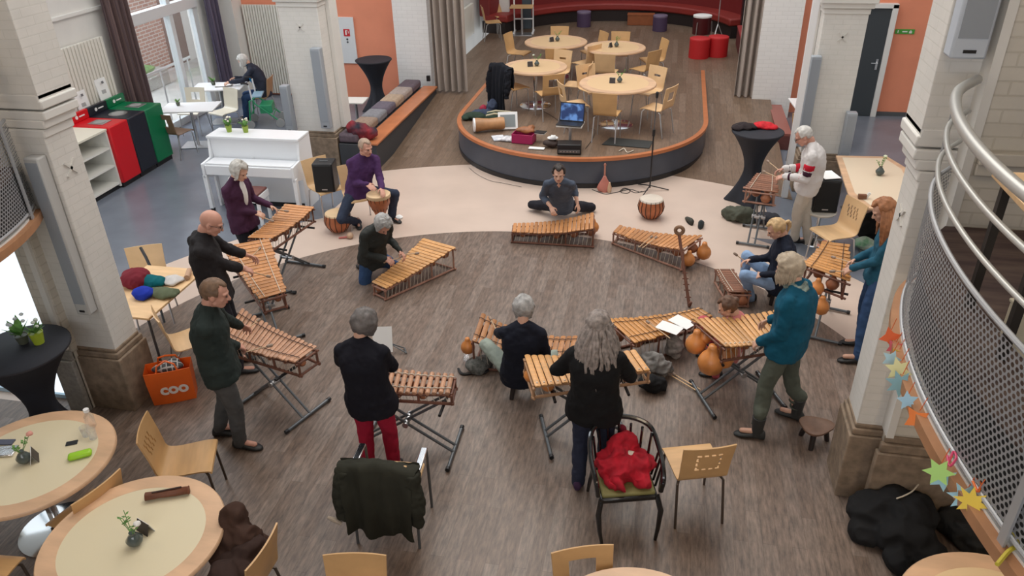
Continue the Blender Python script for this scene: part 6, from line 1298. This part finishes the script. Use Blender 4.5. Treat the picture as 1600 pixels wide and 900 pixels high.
t = thing('crate', 'dark pink crate at the stage rim', 'crate', (-2.32, 12.18, .507), -.12); PK = mat('crate_pink', (.38, .015, .10), .5)
MB().box((0, 0, .01), (.36, .24, .02)).box((-.175, 0, .08), (.012, .24, .15)).box((.175, 0, .08), (.012, .24, .15)).box((0, -.115, .08), (.36, .012, .15)).box((0, .115, .08), (.36, .012, .15)).build('tub', PK, t, bevel=.004)
lump('leather_bag', 'brown leather bag lying on the pink crate', 'bag', (-2.30, 12.2, .66), [(0, 0, .04, .16, .09, .05), (.1, .05, .07, .07, .05, .05)], mat('tan_leather', (.30, .11, .04), .5, var=.3), disp=.02, rem=.01)
t = thing('book', 'dark book with white pages sticking out of the pink crate', 'book', (-2.05, 12.22, .67), -.2); MB().box((0, 0, 0), (.18, .14, .012)).build('cover', BLACK, t); MB().box((.005, 0, -.012), (.17, .13, .012)).build('pages', PAPER, t)
tag(MB().box((0, 0, .008), (.26, .09, .016)).build('white_box', PAPER, loc=(-2.05, 11.86, .508), rz=-.05, bevel=.003), 'flat white box lying at the stage rim right of the pink crate', 'box')
lump('bag', 'dark brown bag holding a white bowl at the stage rim', 'bag', (-1.83, 11.98, .508), [(0, 0, .06, .14, .1, .06), (.08, .03, .05, .08, .07, .05)], mat('bag_brown', (.035, .018, .014), .7), disp=.02)
t = thing('bowl', 'white bowl with crumpled paper in the dark brown bag', 'bowl', (-1.81, 12.02, .62)); MB().lathe([(.04, 0), (.09, .03), (.088, .034), (.03, .008)], n=22).build('dish', WHITE, t); MB().ell((0, 0, .04), (.05, .05, .035)).build('paper', PAPER, t, disp=.015, dscale=25)
GB = cloth('green_bag', (.03, .05, .035))
lump('bag', 'dark green instrument bag on the stage left of the cream-edged one', 'bag', (-3.42, 13.28, .508), [(0, 0, .06, .22, .12, .07), (-.18, -.02, .04, .12, .08, .05)], GB, disp=.02)
t = thing('instrument_bag', 'open dark green instrument bag with cream edges on the stage', 'bag', (-2.95, 13.25, .508), .1); MB().box((0, 0, .07), (.55, .26, .13)).build('body', GB, t, bevel=.05, disp=0)
for y in (-.10, .08): MB().tube([(-.25, y, .12), (-.1, y + .03, .15), (.1, y, .145), (.24, y + .02, .12)], .018, 7).build('edge', mat('bag_cream', (.55, .48, .33), .8), t)
lump('bag', 'small crimson bag on the stage behind the green bags', 'bag', (-3.35, 13.62, .508), [(0, 0, .08, .08, .07, .09)], mat('bag_crimson', (.32, .01, .04), .7), disp=.02)
t = thing('water_bottle', 'blue bottle standing on the stage by the black coat', 'bottle', (-3.30, 13.9, .505)); MB().lathe([(.035, 0), (.036, .16), (.015, .20)], n=16).build('body', mat('bottle_blue', (.03, .28, .7), .2), t); MB().lathe([(.016, .2), (.016, .225)], n=12).build('cap', WHITE, t)

# ================================================================ AT THE FAR END OF THE HALL
def pouf(label, x, y, r, h, m, tm=None, z=.505):
    t = thing('pouf', label, 'stool', (x, y, z)); MB().lathe([(r, 0), (r, h - .05)], n=28).build('body', m, t); MB().lathe([(r, h - .05), (r * 1.01, h - .01), (r * .96, h)], n=28).build('top', tm or m, t, smooth=60)
PU = mat('pouf_purple', (.075, .045, .10), .7); PT = mat('pouf_top', (.17, .13, .2), .6); RP = mat('pouf_red', (.50, .012, .015), .6)
pouf('purple cylindrical stool before the red sofa, on the left', -2.45, 21.9, .19, .40, PU, PT); pouf('purple cylindrical stool before the red sofa, on the right', -.38, 21.5, .19, .40, PU, PT)
pouf('bright red round stool beside the drum, on the left', .60, 18.55, .23, .44, RP); pouf('bright red round stool beside the drum, on the right', 1.02, 18.75, .23, .44, RP)
t = thing('floor_drum', 'dark red drum with a white head on legs at the right of the hall', 'drum', (.66, 20.2, .505)); MB().lathe([(.22, .2), (.22, .62)], n=28).build('shell', mat('drum_wine', (.07, .008, .01), .3), t); MB().lathe([(.225, .60), (.225, .64), (.21, .645)], n=28).build('drum_skin', PAPER, t)
for k in range(3): a = 2 * PI * k / 3; MB().tube([(.23 * math.cos(a), .23 * math.sin(a), .5), (.27 * math.cos(a), .27 * math.sin(a), 0)], .012, 7).build('leg', STEEL, t)
t = thing('cymbal_stand', 'metal stand with a white tilted head above the drum at the right of the hall', 'stand', (1.05, 20.3, .505)); MB().cyl((0, 0, .4), (0, 0, 1.3), .012).build('pole', STEEL, t); MB().cap((-.02, 0, 1.25), (-.32, -.05, 1.05), .04, .03).build('head', WHITE, t)
for k in range(3): a = 2 * PI * k / 3; MB().tube([(0, 0, .42), (.2 * math.cos(a), .3 * math.sin(a), 0)], .01, 6).build('leg', STEEL, t)
t = thing('loudspeaker', 'tall black loudspeaker box against the right wall of the hall', 'loudspeaker', (1.88, 20.6, .505)); MB().box((0, 0, .7), (.55, .5, 1.4)).build('housing', BLACK, t, bevel=.02); MB().box((0, -.252, .7), (.48, .01, 1.3)).build('grille', mat('grille_black', (.006, .006, .007), .7), t)
t = thing('bench', 'dark red bench along the right wall of the hall', 'bench', (1.75, 18.9, .505)); MB().box((0, 0, .2), (.5, 2.2, .4)).build('body', mat('bench_wine', (.12, .012, .015), .6), t, bevel=.02); MB().box((0, 0, .43), (.52, 2.2, .06)).build('cushion', mat('bench_wine_top', (.30, .03, .03), .6), t, bevel=.02)
t = thing('trolley', 'pale tub on small wheels partly behind the right curtain', 'trolley', (1.62, 17.3, .505)); MB().lathe([(.16, .35), (.22, .6), (.23, .8), (.2, .95), (.05, 1.0)], n=24).build('tub', mat('tub_grey', (.6, .6, .62), .4), t, smooth=70)
for e in (-1, 1): MB().cyl((e * .14, -.1, .07), (e * .14 + .04, -.1, .07), .07, n=18).build('wheel', STEEL, t); MB().cyl((e * .14, 0, .08), (e * .14, 0, .4), .012).build('leg', STEEL, t)
t = thing('box', 'orange brown wooden box below the red sofa', 'box', (-.92, 22.3, .505), .02); MB().box((0, 0, .13), (.72, .3, .26)).build('body', mat('box_orange', (.30, .09, .03), .5, var=.1), t, bevel=.008); MB().box((0, 0, .27), (.74, .32, .02)).build('lid', MATS['box_orange'], t)
t = thing('clothes_rack', 'white metal rack at the left end of the red sofa', 'rack', (-3.95, 20.95, .505), .1)
for e in (-1, 1): MB().cyl((e * .25, 0, 0), (e * .25, 0, 1.6), .02).build('upright', WHITE, t); MB().box((e * .25, 0, .02), (.05, .5, .04)).build('foot', WHITE, t)
MB().cyl((-.25, 0, .35), (.25, 0, .35), .018).build('crossbar', WHITE, t); MB().cyl((-.25, 0, 1.55), (.25, 0, 1.55), .018).build('crossbar', WHITE, t)
tag(MB().box((0, 0, .6), (.25, .06, 1.1)).build('blackboard', mat('slate_blue', (.05, .07, .09), .4), loc=(-3.9, 21.15, .52), rz=.1, bevel=.005), 'slate blue board leaning on the white rack', 'board')

# ================================================================ LOUDSPEAKERS, WALKER, STARS
def pa(label, x, y, z, rz, w=.30, h=.44, d=.27):
    t = thing('loudspeaker', label, 'loudspeaker', (x, y, z), rz)
    MB().box((0, 0, h / 2), (w, d, h)).build('housing', BLACK, t, bevel=.02); MB().box((0, -d / 2 - .004, h / 2), (w - .04, .012, h - .05)).build('grille', MATS['grille_black'], t, bevel=.008); MB().box((0, -d / 2 - .012, .05), (.08, .004, .015)).build('badge', STEEL, kids(t)[-1]); MB().box((0, 0, h), (.12, .03, .012)).build('handle', DGREYMETAL, t)
p = at(512, 294, .47); pa('black loudspeaker standing on a plywood chair left of the drummer', p.x, p.y, .455, .15)
p = at(1283, 325, .50); t = thing('bar_stool', 'round pale stool with a chrome foot under the right loudspeaker', 'stool', (p.x, p.y, 0)); MB().lathe([(.2, .44), (.21, .46), (.2, .475)], n=28).build('seat', mat('stool_pale', (.66, .62, .55), .4), t); MB().cyl((0, 0, .02), (0, 0, .44), .025).build('pole', CHROME, t); MB().lathe([(.19, 0), (.18, .012), (.04, .03)], n=28).build('base', CHROME, t)
pa('black loudspeaker standing on a round pale stool behind the man in the white sweater', p.x + .02, p.y + .03, .477, .05, .32, .46); tag(MB().box((0, 0, 0), (.22, .28, .006)).build('paper', PAPER, loc=(p.x + .02, p.y + .05, .953), rz=.3), 'white papers lying on the right loudspeaker', 'paper')
p = at(1352, 380, .1); lump('backpack', 'black backpack on the floor behind the long-haired woman', 'backpack', (p.x + .1, p.y + .3, .002), [(0, 0, .2, .16, .12, .22), (.1, 0, .1, .12, .1, .12)], BJ, disp=.03); lump('bag', 'green and white plastic bag beside the black backpack', 'bag', (p.x + .0, p.y + .02, .002), [(0, 0, .08, .14, .1, .09)], mat('bag_green_white', (.05, .3, .12), .5, col2=(.7, .72, .7), scale=6), disp=.03)
p = at(1375, 268, .80); vase('dark vase with a pale flower on the long table at the right', p.x, p.y, .748, [(.72, .76, .55)], 21, 1.1)
t = thing('menu_card', 'small brown block at the near end of the long table', 'menu card', tuple(at(1347, 309, .76))); MB().box((0, 0, .02), (.10, .05, .05)).build('block', mat('block_brown', (.2, .09, .05), .5), t); MB().box((.07, .02, .03), (.03, .03, .08), R=Matrix.Rotation(.5, 3, 'Y')).build('tag', PAPER, t)
# walking frame
p = at(408, 186, 0); t = thing('walking_frame', 'green walking frame on wheels beside the elderly reader', 'walker', (-8.0, 14.0, 0), math.radians(-70)); GM = mat('walker_green', (.03, .30, .14), .4)
for e in (-1, 1):
    MB().tube([(e * .25, -.28, .12), (e * .25, -.22, .55), (e * .25, -.1, .62)], .015, 8).build('frame', GM, t); MB().tube([(e * .25, .30, .12), (e * .25, -.12, .50), (e * .25, -.16, .62)], .015, 8).build('frame', GM, t)
    MB().cyl((e * .25, -.16, .58), (e * .25, -.18, .88), .016).build('upright', mat('walker_grey', (.75, .77, .8), .35), t); MB().tube([(e * .25, -.18, .88), (e * .25, -.22, .91), (e * .25, -.32, .91)], .018, 8).build('grip', BLACK, t)
    for y in (-.28, .30): MB().cyl((e * .25 - .015, y, .085), (e * .25 + .015, y, .085), .085, n=20).build('wheel', mat('wheel_grey', (.35, .36, .36), .5), t)
MB().box((0, -.08, .62), (.42, .2, .03)).build('seat', mat('walker_seat', (.25, .38, .48), .4), t, bevel=.008); MB().box((0, .06, .36), (.40, .24, .16)).build('basket', GM, t, bevel=.01); MB().tube([(-.25, -.22, .3), (.25, -.22, .3)], .012).tube([(-.25, .18, .22), (.25, .18, .22)], .012).build('crossbar', GM, t)
potplant('potted_plant', 'small green plant on the near window table', -8.98, 12.66, .742, mat('dark_pot', (.09, .1, .07), .5), r=.04, h=.06, fl=None, ph=.1, seed=8); potplant('potted_plant', 'small green plant on the reader\'s table', -9.1, 14.12, .742, MATS['dark_pot'], r=.05, h=.07, fl=None, ph=.14, seed=9)
t = thing('book', 'open book in front of the elderly reader', 'book', (-8.86, 14.1, .745), .4); MB().box((-.08, 0, .01), (.16, .22, .012), R=Matrix.Rotation(.1, 3, 'Y')).build('left_page', PAPER, t); MB().box((.08, 0, .01), (.16, .22, .012), R=Matrix.Rotation(-.1, 3, 'Y')).build('right_page', PAPER, t); MB().box((0, 0, .002), (.32, .23, .004)).build('cover', BLACK, t)
# paper stars hanging from the balcony band
def star(label, u, v, z, c, r, npt, spin, tilt, name='paper_star', ratio=.5):
    p = at(u, v, z); t = thing(name, label, 'paper star' if 'star' in name else 'ribbon', tuple(p)); cn = 'paper_%.2f_%.2f_%.2f' % c
    # upright paper facing into the hall
    vw = Vector((-p.x, -p.y, 0)).normalized(); an = math.atan2(vw.y, vw.x) + tilt; rt_ = X(-math.sin(an), math.cos(an), 0); up_ = (X(0, 0, 1) + X(math.cos(an), math.sin(an), 0) * -.35).normalized(); nn = rt_.cross(up_)
    vs = [];
    for k in range(npt * 2):
        a = PI * k / npt + spin; q = r * (1 if k % 2 == 0 else ratio); vs.append(rt_ * q * math.cos(a) + up_ * q * math.sin(a))
    n = len(vs); MB().add([x + nn * .001 for x in vs] + [x - nn * .001 for x in vs], [tuple(range(n)), tuple(range(2 * n - 1, n - 1, -1))] + [(i, i + n, (i + 1) % n + n, (i + 1) % n) for i in range(n)]).build('paper', mat(cn, c, .7), t, smooth=0)
    MB().tube([up_ * r * .7, up_ * r * 1.3 + X(.02, .01, .03)], .0025, 5).build('ribbon', mat('ribbon_orange', (.6, .12, .03), .6), t)
st = [('orange paper star, topmost on the balcony edge', 1391, 527, (.85, .16, .05), .065, 4, .3), ('pink paper star behind the topmost orange one', 1397, 543, (.65, .12, .16), .05, 4, .8), ('pale blue paper star below the pink one', 1393, 561, (.45, .68, .78), .055, 5, .1), ('yellow paper strip star beside the pale blue one', 1404, 556, (.72, .58, .08), .055, 3, .2),
      ('pale yellow paper star above the light blue one', 1404, 578, (.75, .72, .38), .075, 6, .0), ('greyish blue paper star with a red dot', 1407, 600, (.25, .46, .52), .08, 7, .3), ('light blue paper star below the greyish one', 1418, 626, (.42, .68, .85), .055, 5, .5), ('orange paper star hanging from a ring', 1432, 655, (.80, .22, .05), .07, 4, .9),
      ('lime green paper star', 1467, 738, (.45, .75, .22), .07, 6, .2), ('light blue paper star behind the lime green one', 1474, 748, (.40, .68, .78), .065, 6, .7), ('golden yellow paper star, the largest one', 1518, 785, (.80, .58, .08), .075, 8, .2), ('light blue paper star behind the golden one', 1508, 778, (.38, .66, .80), .075, 7, .5),
      ('white paper star near the bottom right corner', 1584, 828, (.75, .78, .70), .05, 6, .1), ('pale yellow paper star near the bottom right corner', 1592, 842, (.70, .70, .22), .06, 5, .6)]
for i, (l, u, v, c, r, n, sp_) in enumerate(st): star(l, u, v, 2.16 if i % 2 else 2.20, c, r, n, sp_, (.3, -.2, .1)[i % 3])
def ribbon(label, pts, z, c, r=.016):
    q = catmull([at(u, v, z) for u, v in pts], 6); o = q[0].copy(); tag(MB().tube([x - o for x in q], r, 6).build('ribbon', mat('ribbon_%.2f' % c[0], c, .5), loc=tuple(o)), label, 'ribbon')
ribbon('pink ribbon tied above the lime green star', [(1482, 722), (1490, 706), (1494, 716), (1484, 728), (1480, 712)], 2.25, (.60, .06, .15), .006); ribbon('orange ribbon tied above the golden star', [(1524, 748), (1532, 756), (1528, 768), (1520, 752)], 2.25, (.75, .16, .03), .006)
ribbon('yellow ribbon bow near the bottom right corner', [(1600, 818), (1580, 830), (1590, 850), (1575, 862), (1558, 882)], 2.2, (.55, .45, .05), .010)
